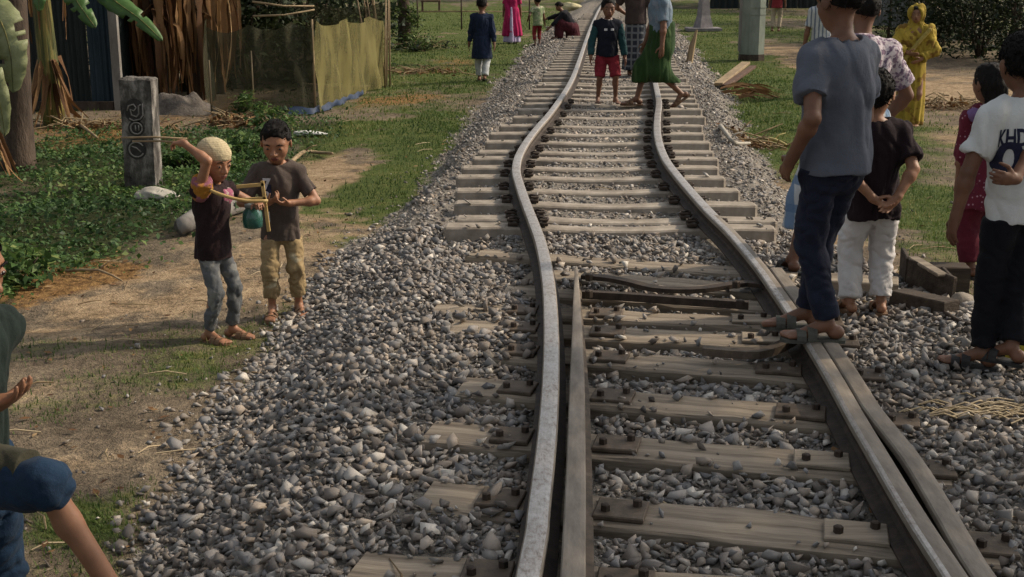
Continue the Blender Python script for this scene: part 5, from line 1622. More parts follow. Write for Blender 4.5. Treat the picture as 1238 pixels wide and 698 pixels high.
        pr += [cone(hp(0, -.35, .05), hp(0, -.46, -.13), .034 * hh, .052 * hh, .010), ell(hp(.055, -.41, -.145), np.array([.042, .045, .036]) * hh, Rh, .006), ell(hp(-.055, -.41, -.145), np.array([.042, .045, .036]) * hh, Rh, .006),
               ell(hp(0, -.37, -.255), np.array([.12, .055, .05]) * hh, Rh, .012)]
        for q in (-1, 1):
            pr += [ell(hp(q * .365, .03, -.02), np.array([.032, .085, .135]) * hh, Rh @ rotm('z', q * R(18)), .008)]
        V, F, N = field_mesh(pr, s.h, relax=1)
        mk("body", V, F, s.skin, None, True).parent = s.root
        if s.k.get('face', True): s.face(hp, hh, Rh)
        return s
    def small(s, prims, name, mat, h):
        V, F, N = field_mesh(prims, h, relax=0)
        o = mk(name, V, F, mat, None, True); o.parent = s.root
        return o
    def face(s, hp, hh, Rh):
        h = max(.0022, s.h * .42)
        for q in (-1, 1):
            e = s.small([ell(hp(q * .155, -.345, .0), np.array([.058, .047, .026]) * hh, Rh @ rotm('z', q * R(12)), .001)], "eye", M_white, h)
            i = s.small([ell(hp(q * .155, -.374, .002), np.array([.036, .024, .026]) * hh, Rh, .001)], "iris", M_eye, h * .8)
            i.parent = e
            s.small([cone(hp(q * .085, -.405, .105), hp(q * .155, -.40, .13), .012 * hh, .017 * hh, .004), cone(hp(q * .155, -.40, .13), hp(q * .235, -.345, .105), .017 * hh, .010 * hh, .004)], "eyebrow", M_hair, h)
        s.small([ell(hp(0, -.412, -.24), np.array([.105, .025, .022]) * hh, Rh, .004), ell(hp(0, -.408, -.278), np.array([.085, .026, .026]) * hh, Rh, .004)], "lips", M_lip, h)
    def hair(s, kind='short', top=.05, tufts=700, low=-.12):
        hh, Rh, c = s.hh, s.Rh, s.Hc
        hp = lambda x, y, z: c + Rh @ (np.array([x, y, z]) * hh)
        pr = [ell(hp(0, .075, .14), np.array([.355 + .022, .425 + .028, .365 + top * .8]) * hh, Rh, .01), ell(hp(.03, .06, .40), np.array([.26, .30, .09 + top]) * hh, Rh, .02), ell(hp(-.10, -.16, .40), np.array([.16, .16, .07 + top * .6]) * hh, Rh, .02)]
        if kind == 'long':
            pr += [cone(hp(0, .28, -.1), hp(0, .36, -.75), .30 * hh, .20 * hh, .03), cone(hp(.2, .1, 0), hp(.18, .2, -.5), .17 * hh, .10 * hh, .02), cone(hp(-.2, .1, 0), hp(-.18, .2, -.5), .17 * hh, .10 * hh, .02)]
        if kind == 'bun': pr += [ell(hp(0, .48, -.05), np.array([.17, .15, .17]) * hh, Rh, .02)]
        pr += [ell(hp(0, -.44, .0), np.array([.335, .36, .33]) * hh, Rh, .008, 's'), ell(hp(.10, -.46, .10), np.array([.16, .22, .28]) * hh, Rh, .01, 's')]
        cuts = [] if kind == 'long' else [(hp(0, .2, low), Rh @ nz([0, -.45, -1]))]
        pr2 = pr + [ell(hp(q * .40, -.02, -.10), np.array([.07, .13, .17]) * hh, Rh, .008, 's') for q in (-1, 1)]
        V, F, N = field_mesh(pr2, max(s.h, .005), cuts)
        V = V + N * (.022 * hh * vnoise(V * 26 / hh * .2, 5) + .018 * hh * vnoise(V * 70 / hh * .2 * np.array([1, 1, .6]), 6))[:, None]
        o = mk("hair", V, F, M_hair, None, True); o.parent = s.root
        if tufts:
            r = np.random.default_rng(int(s.loc[0] * 100) % 97 + 3)
            i = r.integers(0, len(V), tufts)
            rel = (V[i] - hp(0, .08, .1))
            d = N[i] * .45 + np.array([0, 0, -.35]) + Rh @ np.array([.1, .2, 0]) * .5 + r.normal(0, .25, (tufts, 3)); d /= np.linalg.norm(d, axis=1)[:, None]
            L = hh * r.uniform(.06, .17, tufts)[:, None]; sd_ = np.cross(d, r.normal(size=(tufts, 3))); sd_ /= np.linalg.norm(sd_, axis=1)[:, None]
            b = V[i] - N[i] * .003
            T = np.stack([b - sd_ * hh * .014, b + sd_ * hh * .014, b + d * L], 1).reshape(-1, 3)
            t = mk("strands", T, np.arange(len(T)).reshape(-1, 3), M_hair); t.parent = o; t['kind'] = 'stuff'
        return s
    # -- clothes
    def garment(s, name, prims, mat, cuts=(), amp=.006, freq=9, stretch=(1, 1, .55), seed=1, h=None, skirt=None):
        V, F, N = field_mesh(prims, h or max(s.h * 1.3, .0072), cuts, relax=2)
        if skirt is not None:
            z0, z1, nf, am, cx, cy = skirt
            w = np.clip((z0 - V[:, 2]) / (z0 - z1), 0, 1)
            th = np.arctan2(V[:, 1] - cy, V[:, 0] - cx)
            V = V + N * (am * w * np.sin(th * nf + 1.8 * vnoise(np.c_[th * 2, V[:, 2] * 3, th * 0], seed)) * (.6 + .4 * vnoise(np.c_[th * 3, th * 0, th * 0], seed + 4)))[:, None]
        V = fold_disp(V, N, amp, freq, stretch, seed)
        o = mk(name, V, F, mat, None, True); o.parent = s.root
        o['_n'] = 0; del o['_n']
        return o
    def tee(s, mat, hem=.0, sleeve=.6, ease=.0, name="shirt", seed=1, neck=.048, amp=.006, long=None, slr=(.041, .041), hemf=None, k=1.0, collar=None):
        """hem: fraction of the torso length below the pelvis point (negative = lower)"""
        H, Rt = s.H, s.Rt; b = s.k.get('build', 1.0)
        at = lambda z, y=0, x=0: s.P + s.up * z * s.tl + s.bk * y * H + s.rt * x * H
        e = (.016 + ease) * H
        pr = [ell(at(.72, .002), (.092 * H * b + e, .066 * H * b + e, .13 * H), Rt, .03), cone(at(.80), at(hem - .03), .078 * H * b + e, (hemf or .093) * H * b + e, .04, .0, Rt, .86),
              cone(s.S['L'] - s.rt * .015 * H, s.S['R'] + s.rt * .015 * H, .046 * H, .046 * H, .03)]
        s.hem = hem
        pr += [cone(s.N - s.up * .005 * H, s.S[q] + s.up * .004 * H, .039 * H, .037 * H, .03) for q in 'LR']
        for sd, sg in (('L', 1), ('R', -1)):
            if sleeve <= 1:
                e_ = s.S[sd] + (s.el[sd] - s.S[sd]) * sleeve
                pr += [cone(s.S[sd] - s.rt * sg * .012 * H, e_, slr[0] * H * b, slr[1] * H * b, .025, .0)]
            else:
                pr += [cone(s.S[sd], s.el[sd], slr[0] * .95 * H * b, .037 * H * b, .02), cone(s.el[sd], s.el[sd] + (s.wr[sd] - s.el[sd]) * (sleeve - 1), .037 * H * b, .030 * H * b, .012, .0)]
        pr += [cone(s.N + s.up * .002 * H - s.bk * .006 * H, s.N + s.up * .08 * H - s.bk * .01 * H, neck * H, neck * 1.25 * H, .004, op='s')]
        hp_ = at(hem)
        o = s.garment(name, pr, mat, [(hp_, -s.up)], amp, 8 / H * 1.2, (1, 1, .6), seed)
        if collar is not None:
            V = []; F = []
            for i in range(25):
                an = 2 * math.pi * i / 24
                for rr, zz in ((.043, .004), (.050, .0), (.052, .012), (.043, .020)):
                    V.append(s.N + s.rt * math.cos(an) * rr * H + s.bk * (math.sin(an) * rr * H * .95 - .004 * H) + s.up * ((zz + .008 * math.sin(an)) * H))
            for i in range(24):
                for q in range(4): F.append((i * 4 + q, i * 4 + (q + 1) % 4, i * 4 + 4 + (q + 1) % 4, i * 4 + 4 + q))
            c = mk("collar", V, F, collar, None, True); c.parent = o
        return o
    def trousers(s, mat, end=.93, r=(.056, .043, .037), name="trousers", seed=2, amp=.007, top=.12, stretch=(1, 1, 1.5)):
        H, Rt = s.H, s.Rt; b = s.k.get('build', 1.0)
        at = lambda z, y=0, x=0: s.P + s.up * z * s.tl + s.bk * y * H + s.rt * x * H
        pr = [ell(s.P + np.array([0, 0, .0]), (.088 * H * b, .074 * H * b, .08 * H), s.Rp, .03), ell(s.P - np.array([0, 0, .05 * H]), (.078 * H * b, .066 * H * b, .06 * H), s.Rp, .03)]
        for sd in 'LR':
            if end > .5:
                f = (end - .5) / .5
                e = s.knee[sd] + (s.ank[sd] - s.knee[sd]) * f
                pr += [cone(s.hip[sd], s.knee[sd], r[0] * H * b, r[1] * H * b, .02), cone(s.knee[sd], e, r[1] * H * b, r[2] * H * b, .015, .0)]
            else:
                e = s.hip[sd] + (s.knee[sd] - s.hip[sd]) * end * 2
                pr += [cone(s.hip[sd], e, r[0] * H * b, r[1] * H * b, .02, .0)]
        return s.garment(name, pr, mat, [(at(min(top, getattr(s, 'hem', top) + .05)), s.up)], amp, 9 / H * 1.2, stretch, seed)
    def skirt(s, mat, zt=.56, zb=.05, rt=.085, rb=.12, name="lungi", seed=3, folds=11, fam=.012, flat=.8, off=(0, 0), amp=.006, extra=()):
        H = s.H
        a = np.array([s.P[0], s.P[1], zt * H]); b = np.array([off[0] * H, off[1] * H, zb * H])
        pr = [cone(a, b, rt * H, rb * H, .03, .0, s.Rp, flat)] + list(extra)
        return s.garment(name, pr, mat, [(a, np.array([0, 0, 1.]))], amp, 6 / H, (1, 1, .35), seed, skirt=(zt * H, zb * H, folds, fam * H, (a[0] + b[0]) / 2, (a[1] + b[1]) / 2))
    def sandals(s, sole=M_sole, strap=M_sole, lift=.012, kind='slip'):
        H = s.H
        for sd, sg in (('L', 1), ('R', -1)):
            t = s.toe[sd]; up = nz(np.cross(np.cross(t, [0, 0, 1]), t)); sx = nz(np.cross(t, up))
            A = s.ank[sd]; g = A - up * .0425 * H
            pts = []
            for x, y in ((0, -.052), (.022, -.046), (.027, -.02), (.024, .02), (.031, .07), (.031, .10), (.02, .124), (0, .131)): pts.append((x, y))
            out = [(x, y) for x, y in pts] + [(-x, y) for x, y in pts[-2:0:-1]]
            n = len(out); V = [g + sx * x * H + t * y * H - up * z for z in (-.003, lift) for x, y in out]
            F = [tuple(range(n))[::-1], tuple(range(n, 2 * n))] + [(i, (i + 1) % n, n + (i + 1) % n, n + i) for i in range(n)]
            o = mk("sandal", V, F, sole); o.parent = s.root
            for y0, w in ((.045, .013), (.075, .013)) if kind == 'slip' else ((.03, .008), (.08, .010)):
                mb = MB(); n2 = 9; V = []; F = []
                for i in range(n2):
                    an = math.pi * i / (n2 - 1); hx = .034 * H * math.cos(an); hz2 = (.036 if y0 < .06 else .026) * H * math.sin(an) ** .8
                    for dy, q in ((-w, 0), (-w, .003), (w, .003), (w, 0)): V.append(g + sx * hx * (1 + q * 4) + t * (y0 + dy) * H + up * (hz2 + q))
                for i in range(n2 - 1):
                    for q in range(4): F.append((i * 4 + q, i * 4 + (q + 1) % 4, i * 4 + 4 + (q + 1) % 4, i * 4 + 4 + q))
                c = mk("strap", V, F, strap); c.parent = o
        return s
    def print_on(s, o, text, size, centre, nrm, mat, up=(0, 0, 1), name="print", spacing=1.0, bold=.0, xs=1.0):
        cu = bpy.data.curves.new("lettering", 'FONT'); cu.body = text; cu.size = size; cu.align_x = 'CENTER'; cu.align_y = 'CENTER'; cu.space_character = spacing; cu.offset = bold
        cu.resolution_u = 4
        tmp = bpy.data.objects.new("lettering", cu); COL.objects.link(tmp)
        dg = bpy.context.evaluated_depsgraph_get(); me = bpy.data.meshes.new_from_object(tmp.evaluated_get(dg))
        bpy.data.objects.remove(tmp); bpy.data.curves.remove(cu)
        V = np.array([v.co[:] for v in me.vertices]) * np.array([xs, 1, 1]); F = [tuple(p.vertices) for p in me.polygons]
        bpy.data.meshes.remove(me)
        return s.stick(o, V, F, centre, nrm, mat, up, name)
    def stick(s, o, V, F, centre, nrm, mat, up=(0, 0, 1), name="print", off=.0035):
        bm = bmesh.new(); vs = [bm.verts.new(v) for v in V]
        for f in F:
            try: bm.faces.new([vs[i] for i in f])
            except ValueError: pass
        bmesh.ops.triangulate(bm, faces=bm.faces)
        for _ in range(2):
            es = [e for e in bm.edges if e.calc_length() > .014]
            if es: bmesh.ops.subdivide_edges(bm, edges=es, cuts=1); bmesh.ops.triangulate(bm, faces=bm.faces)
        bm.verts.index_update()
        V = np.array([v.co[:] for v in bm.verts]); F = [tuple(v.index for v in f.verts) for f in bm.faces]; bm.free()
        n = nz(nrm); u_ = np.array(up, float); u_ = nz(u_ - n * (u_ @ n)); r_x = np.cross(u_, n)
        me = o.data
        bvh = BVHTree.FromPolygons([v.co for v in me.vertices], [tuple(p.vertices) for p in me.polygons])
        out = []
        for v in V:
            q = np.array(centre) + r_x * v[0] + u_ * v[1] + n * .4
            h = bvh.ray_cast(Vector(q), Vector(-n))
            out.append(np.array(h[0]) + n * off if h[0] is not None else np.array(centre) + r_x * v[0] + u_ * v[1])
        c = mk(name, out, F, mat); c.parent = o
        return c

def H_from(loc, u, v):
    """height that puts the crown of the head at picture row v"""
    lo, hi = .3, 2.4
    for _ in range(40):
        m = (lo + hi) / 2
        if proj(np.array(loc) + [0, 0, m])[1] > v: lo = m
        else: hi = m
    return lo
def stand(u, v, z):
    return P(u, v, z)
# ---------------------------------------------------------------- the people in the picture
def lof(p, loc, yaw, H): return (rotm('z', -yaw) @ (np.array(p, float) - np.array(loc, float))) / H

# 1 boy in the knitted cap
loc = G(264, 410); H = H_from(loc, 265, 168); yaw = R(68); Y0 = loc[1]
hr = lof(P_at_Y(221, 173, Y0 - .14), loc, yaw, H); hl = lof(P_at_Y(312, 246, Y0 + .0), loc, yaw, H)
b1 = Person("small boy in a cream knitted cap and dark top, one arm drawn back", loc, yaw, H, .95, .006, 2, build=.92,
            footR=(-.05, .02, 0, -6), footL=(.06, -.045, 0, 6), handR=tuple(hr), elbowR=(-.1, -.75, .75), handL=tuple(hl), elbowL=(.8, .4, -.3), shrugR=.02, lean=3, hyaw=-14, hpitch=16, curlR=.95, curlL=.9, palmR=(0, 0, -1), palmL=(0, -.2, -1), thumbL=(-1, 0, .3), hdirR=(0, .98, -.05))
b1.body()
hp = lambda x, y, z: b1.Hc + b1.Rh @ (np.array([x, y, z]) * b1.hh)
M_cap = cloth("cream_knit", (.40, .33, .20), .18, .95, ('stripe', [('Z', (.50, .42, .27), 30, .45)]), 160)
b1.garment("knitted_cap", [ell(hp(0, .06, .17), np.array([.392, .462, .385]) * b1.hh, b1.Rh, .01), ],
           M_cap, [(hp(0, -.2, .12), b1.Rh @ nz([0, -.12, -1]))], .0018, 40, (1, 1, 1), 4, .005)
t = b1.tee(cloth("dark_maroon_cotton", (.022, .012, .013)), hem=-.22, sleeve=.35, seed=11, amp=.010)
M_yoke = cloth("yellow_pink_print", (.34, .155, .025), .3, .9, ('patch', (.26, .10, .13), 14, .52))
pr = [cone(b1.S['R'] + b1.rt * .02 * H, b1.S['R'] + (b1.el['R'] - b1.S['R']) * .40, .056 * H, .049 * H, .02, .0), ]
b1.garment("sleeve_band", pr, M_yoke, (), .004, 16, (1, 1, 1), 5)
b1.garment("chest_ruffle", [ell(b1.P + b1.up * b1.tl * .84 - b1.bk * .062 * H + b1.rt * .025 * H, (.055 * H, .028 * H, .045 * H), b1.Rt, .02)], cloth("pink_print", (.30, .10, .15), .25, .9, ('patch', (.42, .33, .30), 26, .55)), (), .006, 20, (1, 1, 1), 6)
b1.trousers(cloth("worn_grey_denim", (.10, .105, .11), .3, .9, ('patch', (.19, .19, .18), 13, .56)), .95, (.054, .040, .036), seed=12, amp=.009)
b1.sandals(M_soleb, M_soleb)
# what he holds
Yb = Y0 - .10
bow = thing("bamboo_bow", "curved yellow bamboo strip with a string, held by the capped boy", "bow", tuple(P_at_Y(322, 243, Yb)))
M_bam2 = simple("yellow_bamboo_strip", [(.3, (.36, .23, .08)), (.7, (.52, .37, .15))], 10, .6, .2, .003)
c = spline([P_at_Y(u, v, Yb - d) for u, v, d in ((243, 221, .02), (256, 231, .04), (275, 238, .05), (298, 243, .03), (324, 243, 0))], .03)
MB().tube(c, .0105, 6).build("strip", M_bam2, bow, True)
MB().tube([c[0], c[0] + [.03, 0, -.03], c[-1] + [-.05, .02, -.035], c[-1]], .002, 4).build("string", M_straw, bow, True)
fr_ = thing("bamboo_rack", "small frame of flat bamboo slats hanging beside the boy's left hand", "rack", tuple(P_at_Y(318, 222, Yb + .06)))
for a, b in (((317, 219), (325, 280)), ((286, 226), (319, 223)), ((288, 242), (322, 240))): plank_between(P_at_Y(*a, Yb + .06), P_at_Y(*b, Yb + .06), .012, .02, M_bam2, "slat", fr_, bev=.002)
jar = thing("glass_jar", "green glass jar hanging in the bamboo frame", "jar", tuple(P_at_Y(306, 262, Yb + .12)))
m, t_, b_ = node_mat("green_glass"); b_.inputs['Base Color'].default_value = (.05, .16, .13, 1); b_.inputs['Roughness'].default_value = .15; b_.inputs['Transmission Weight'].default_value = .45
q = P_at_Y(306, 276, Yb + .12); u1 = 1 / 232.
MB().tube([q + [0, 0, z * u1] for z in (0, 2, 12, 22, 26, 28)], [8 * u1, 13 * u1, 13.5 * u1, 12.5 * u1, 9 * u1, 9 * u1], 16).build("glass", m, jar, True)
MB().tube([q + [0, 0, 28 * u1], q + [0, 0, 32 * u1]], [9.8 * u1, 9.8 * u1], 14).build("lid", M_grey_s, jar, True)
hw = b1.loc + rotm('z', yaw) @ (b1.wr['R'] + b1.hd['R'] * .05 * H)
for k, (v0, v1, lab) in enumerate(((166.5, 168, "thin pale stick held out past the marker pillar, upper of two"), (171, 173, "thin brown stick held out towards the marker pillar, lower of two"))):
    a = P_at_Y(146 if k == 0 else 160, v0, hw[1] + .0); bb = P_at_Y(226, v1, hw[1])
    o = thing("stick", lab, "stick", tuple(bb), "sticks in the boy's drawn back hand")
    MB().tube([a, (a + bb) / 2 + [0, 0, .006], bb], [.005, .006, .006], 6).build("wood", M_bamboo, o, True)

# 2 boy in the brown shirt
loc = G(344, 379); H = H_from(loc, 343, 147); yaw = R(10)
b2 = Person("barefaced boy in a brown printed shirt and khaki trousers, hands held together at his chest", loc, yaw, H, .95, .006, 2, build=.92,
            footL=(.075, .01, 0, 14), footR=(-.06, -.045, 0, -8), handR=(-.055, -.125, .61), handL=(.05, -.13, .605), elbowL=(1, .35, -.1), elbowR=(-1, .35, -.1), hdirR=(.7, -.35, .35), hdirL=(-.85, -.3, .05), palmR=(.2, .3, 1), palmL=(0, .4, 1), curlR=.9, curlL=.8, hyaw=-10, hpitch=17, lean=3, thumbL=(0, 0, 1), thumbR=(0, -1, .5))
b2.root['label'] = "boy in a brown shirt and khaki trousers, hands together at his chest"
b2.body().hair(tufts=700, low=-.02, top=.06)
t = b2.tee(cloth("brown_cotton", (.085, .066, .056), .22), hem=-.30, sleeve=.72, seed=21, amp=.012, slr=(.043, .047), ease=.004)
M_prw = simple("white_print", [(.3, (.50, .50, .52)), (.7, (.62, .62, .64))], 20, .8, .1, .001)
M_prn = simple("navy_print", [(.3, (.012, .014, .035)), (.7, (.022, .025, .055))], 20, .8, .1, .001)
fwd = -b2.Rt[:, 1]
ch_ = b2.P + b2.up * b2.tl
b2.stick(t, [(-.03, -.035, 0), (.03, -.035, 0), (.03, .03, 0), (-.03, .03, 0)], [(0, 1, 2, 3)], ch_ - b2.rt * .062 * H - b2.up * .095 * H, fwd, M_prn, off=.003)
b2.print_on(t, "7", .085, ch_ - b2.rt * .060 * H - b2.up * .068 * H, fwd, M_prw, bold=.004)
b2.print_on(t, "2", .075, ch_ - b2.rt * .062 * H - b2.up * .13 * H, fwd, M_prw, bold=.003)
b2.print_on(t, "J", .075, ch_ - b2.rt * .055 * H - b2.up * .235 * H, fwd, M_prw, bold=.002)
b2.trousers(cloth("khaki_drill", (.30, .22, .115), .2, .9, ('patch', (.42, .36, .24), 9, .58)), .86, (.060, .048, .044), seed=22, amp=.010)
b2.sandals(M_soleb, M_soleb)

# 3 child in the dark kurta walking away
loc = G(583, 98); H = H_from(loc, 583, -3)
b3 = Person("child in a long navy tunic and pale trousers walking away over the grass", loc, R(176), H, .6, .009, 1, footR=(-.04, .10, .012, 0, 25), footL=(.04, -.07, 0), handL=(.16, -.02, .44), handR=(-.155, .05, .44), face=False)
b3.body().hair(tufts=0)
b3.tee(cloth("navy_cotton", (.012, .020, .042), .3), hem=-.80, sleeve=1.85, seed=31, amp=.012, hemf=.115, name="tunic")
b3.trousers(cloth("pale_cotton", (.42, .44, .44)), .96, (.06, .05, .044), seed=32)
b3.sandals(M_solek, M_solek)

# 4 woman in magenta
loc = G(619, 53); 
b4 = Person("woman in a magenta sari with a pale lilac fold, on the far grass", loc, R(180), 1.56, 0, .014, 1, handL=(.15, -.03, .45), handR=(-.15, -.05, .47), face=False)
b4.body().hair('bun', tufts=0)
M_mag = cloth("magenta_cloth", (.34, .018, .085), .35)
M_lil = cloth("pale_lilac_cloth", (.42, .36, .52), .2)
b4.skirt(M_lil, .55, .03, .10, .15, "petticoat", 41, 9, .012)
b4.skirt(M_mag, .60, .13, .115, .172, "sari", 42, 11, .016)
b4.tee(M_mag, hem=-.05, sleeve=.8, seed=43, name="blouse", amp=.01)
pr = [cone(b4.S['L'] + b4.up * .02, np.array([.02, .15, .20]) * 1.56, .07, .06, .03), cone(b4.S['L'], b4.S['R'] + b4.up * -.1, .07, .08, .04)]
b4.garment("sari_end", pr, M_mag, (), .012, 7, (1, 1, .3), 44)
b4.garment("lilac_fold", [cone(np.array([.01, .135, .60]) * 1.56, np.array([.01, .175, .06]) * 1.56, .03, .06, .03, None, np.eye(3), .6)], M_lil, (), .008, 9, (1, 1, .2), 45)

# 5 child in red trousers
loc = G(650, 54)
b5 = Person("child in a pale green printed top and red trousers beside the woman in magenta", loc, R(200), 1.22, .8, .014, 1, footL=(.07, .04, 0), footR=(-.06, -.05, 0), handL=(.2, -.06, .52), handR=(-.17, -.02, .42), face=False)
b5.body().hair(tufts=0)
b5.tee(cloth("green_print_cotton", (.22, .28, .15), .3, .9, ('patch', (.45, .42, .30), 12, .54)), hem=-.3, sleeve=.6, seed=51)
b5.trousers(cloth("red_cotton", (.22, .025, .03), .25), .82, seed=52)
b5.sandals(M_solek, M_solek)

# 6 crouching person at the edge of the far stones
loc = G(684, 47); H = 1.55
b6 = Person("crouching person in black and maroon at the edge of the far stones", loc, R(-90), H, 0, .014, 1, pelvis=(0, .10, .17), lean=32, footL=(.09, -.10, 0, 8), footR=(-.09, -.12, 0, -8), handL=(.12, -.34, .12), handR=(-.10, -.36, .30), elbowL=(.6, .3, .6), hpitch=20, face=False)
b6.body().hair('bun', tufts=0)
M_blk = cloth("black_cloth", (.014, .014, .018), .3)
b6.tee(M_blk, hem=-.02, sleeve=1.7, seed=61, amp=.01, ease=.01)
pr = [cone(b6.hip[q], b6.knee[q], .10 * H, .075 * H, .05) for q in 'LR'] + [cone(b6.knee[q], b6.ank[q] + [0, 0, .03], .07 * H, .06 * H, .05) for q in 'LR'] + [cone(b6.P, b6.P + [0, .02, -.12 * H], .11 * H, .12 * H, .04)]
b6.garment("skirt", pr, cloth("dark_maroon_cloth", (.06, .014, .02), .3), (), .012, 7, (1, 1, .5), 62)

# 7 boy in the black jersey
loc = P(733, 124.5, ZS); H = H_from(loc, 733, -2)
b7 = Person("barefoot boy in black jersey and red shorts standing between the rails", loc, R(4), H, .75, .0082, 1, footL=(.085, -.03, .0, 10), footR=(-.08, .03, 0, -8), handL=(.17, -.03, .44), handR=(-.165, -.04, .45), hpitch=6, hyaw=3)
b7.body().hair(tufts=250, top=.05)
M_jer = cloth("black_jersey", (.010, .012, .020), .3)
t = b7.tee(M_jer, hem=-.14, sleeve=.25, seed=71, amp=.007, collar=M_prw, slr=(.040, .040))
M_teal = cloth("teal_jersey", (.018, .055, .062), .25)
for sd in 'LR': b7.garment("sleeve", [cone(b7.S[sd] + (b7.el[sd] - b7.S[sd]) * .1, b7.el[sd], .042 * H, .038 * H, .02), cone(b7.el[sd], b7.wr[sd], .040 * H, .032 * H, .012, -.02)], M_teal, (), .006, 14, (1, 1, 1.5), 72)
for x in (-.030, .034): b7.stick(t, [(-.020, -.014, 0), (.020, -.014, 0), (.020, .014, 0), (-.020, .014, 0)], [(0, 1, 2, 3)], b7.P + b7.up * b7.tl * .77 + b7.rt * x * H, -b7.Rt[:, 1], M_prw, off=.004)
b7.trousers(cloth("red_shorts", (.20, .022, .032), .2), .50, (.060, .055, .05), name="shorts", seed=73, amp=.008)

# 8 man in the dark checked lungi
loc = P(767, 91, ZS)
b8 = Person("man in a dark shirt and dark checked lungi standing behind the walking man", loc, R(172), 1.66, 0, .009, 1, handL=(.10, -.13, .58), handR=(-.16, .0, .44), elbowL=(1, .4, 0), face=False)
b8.body().hair(tufts=0)
b8.tee(cloth("dark_brown_shirt", (.05, .036, .034), .3), hem=-.12, sleeve=.75, seed=81)
b8.skirt(cloth("dark_check", (.022, .026, .034), .3, .9, ('plaid', [('X', (.16, .16, .17), 3.2, .25), ('Z', (.13, .14, .15), 3.0, .25)])), .58, .055, .095, .125, "lungi", 82, 8, .010)

# 9 man in the green lungi walking across the rail
loc = P(798, 127, ZS); H = 1.66
b9 = Person("man in a blue grey shirt and green lungi striding across the far rail", loc, R(-84), H, 0, .0082, 1, footR=(-.05, -.175, .0, 0), footL=(.05, .155, .045, 0, 36), pelvis=(0, 0, .505), handL=(.145, -.03, .43), handR=(-.15, -.10, .46), elbowL=(.5, 1, 0), lean=5, face=False)
b9.body().hair(tufts=0)
b9.tee(cloth("blue_grey_shirt", (.13, .175, .22), .25, .9, ('patch', (.19, .22, .26), 9, .55)), hem=-.20, sleeve=.78, seed=91, amp=.010, ease=.004)
def leg_hull(p, mat, fr, ra, rb, zc, name, seed, folds=0, amp=.010, k=.09):
    H = p.H; pr = []
    for q in 'LR':
        f = fr[q]
        e = p.knee[q] + (p.ank[q] - p.knee[q]) * f
        pr += [cone(p.hip[q] + [0, 0, .03 * H], p.knee[q], ra * H, rb * H, k), cone(p.knee[q], e, rb * H, rb * 1.02 * H, k)]
    pr.append(cone(p.P + [0, 0, .09 * H], p.P - [0, 0, .05 * H], .095 * H, .10 * H, .05))
    return p.garment(name, pr, mat, [(np.array([0, 0, zc * H]), np.array([0, 0, -1.])), (p.P + p.up * .12 * H, p.up)], amp, 6 / H * 1.4, (1, 1, .35), seed)
M_glun = cloth("green_lungi_cloth", (.022, .048, .014), .3, .9, ('stripe', [('Y', (.045, .08, .026), 2.4, .12)]))
leg_hull(b9, M_glun, {'L': .55, 'R': .35}, .080, .074, .175, "lungi", 92, amp=.016, k=.10)
b9.sandals(M_soleb, M_soleb)

# 10 teenager on the rail
loc = P(990, 407, .004); H = H_from(loc, 1000, -34); yaw = R(-152)
fw = lambda u, v: lof(P(u, v, 0.004), loc, yaw, H)
fa, fb = fw(1000, 410), fw(975, 395)
Yt = loc[1]
hl = lof(P_at_Y(957, 192, Yt - .06), loc, yaw, H)
b10 = Person("teenager in grey shirt and dark jeans standing on the rail", loc, yaw, H, .3, .006, 1, footL=(fa[0], fa[1], 0, 58), footR=(fb[0], fb[1], .0, 54), pelvis=(-.022, .0, .512), shw=.098, build=.93, handL=tuple(hl), elbowL=(.35, 1, 0), handR=(-.09, -.11, .50), elbowR=(-.6, .6, 0), lean=1, hpitch=12, palmL=(-1, 0, 0), curlL=.45, face=True)
b10.body().hair(tufts=500)
b10.tee(cloth("grey_shirt", (.105, .116, .145), .16), hem=-.165, sleeve=.66, seed=101, amp=.015, ease=.003, hemf=.094, slr=(.044, .047))
b10.trousers(cloth("dark_navy_denim", (.016, .019, .035), .3), .97, (.057, .046, .040), seed=102, amp=.011)
b10.sandals(M_sole, M_sole)

# 11 man in the floral shirt behind him
loc = P(1016, 338, -.20); loc[2] = hz(loc[0], loc[1]) + .03; H = H_from(loc, 1030, -14)
b11 = Person("man in a white and purple floral shirt and pale checked lungi behind the teenager", loc, R(176), H, 0, .0082, 1, footL=(.175, .0, 0, 8), footR=(-.06, -.05, 0), pelvis=(.0, 0, .52), side=-4, handL=(.13, -.10, .50), handR=(-.13, -.12, .52), elbowL=(1, .2, 0), elbowR=(-1, .2, 0), face=False)
b11.body().hair(tufts=250)
M_flo = cloth("floral_cotton", (.55, .49, .52), .1, .9, ('floral', (.14, .10, .15), 42, (.24, .17, .23)))
b11.tee(M_flo, hem=-.20, sleeve=.75, seed=111, amp=.013, collar=M_flo, ease=.006, slr=(.043, .047))
M_wlun = cloth("pale_check_lungi", (.44, .46, .47), .15, .9, ('plaid', [('X', (.10, .18, .30), 2.4, .3), ('Z', (.10, .17, .28), 2.0, .3)]))
leg_hull(b11, M_wlun, {'L': .55, 'R': .55}, .085, .07, .16, "lungi", 112, amp=.012)
b11.sandals(M_solek, M_solek)

# 12 person in the striped shirt further back
loc = G(990, 118); H = H_from(loc, 992, -15)
b12 = Person("person in a white and blue striped shirt half hidden behind the floral shirt", loc, R(178), H, .2, .009, 1, face=False)
b12.body().hair(tufts=0)
b12.tee(cloth("striped_cotton", (.46, .48, .48), .1, .9, ('stripe', [('X', (.10, .13, .18), 5.5, .35)])), hem=-.2, sleeve=.8, seed=121)
b12.trousers(M_blk, .97, seed=122)
b12.sandals(M_solek, M_solek)

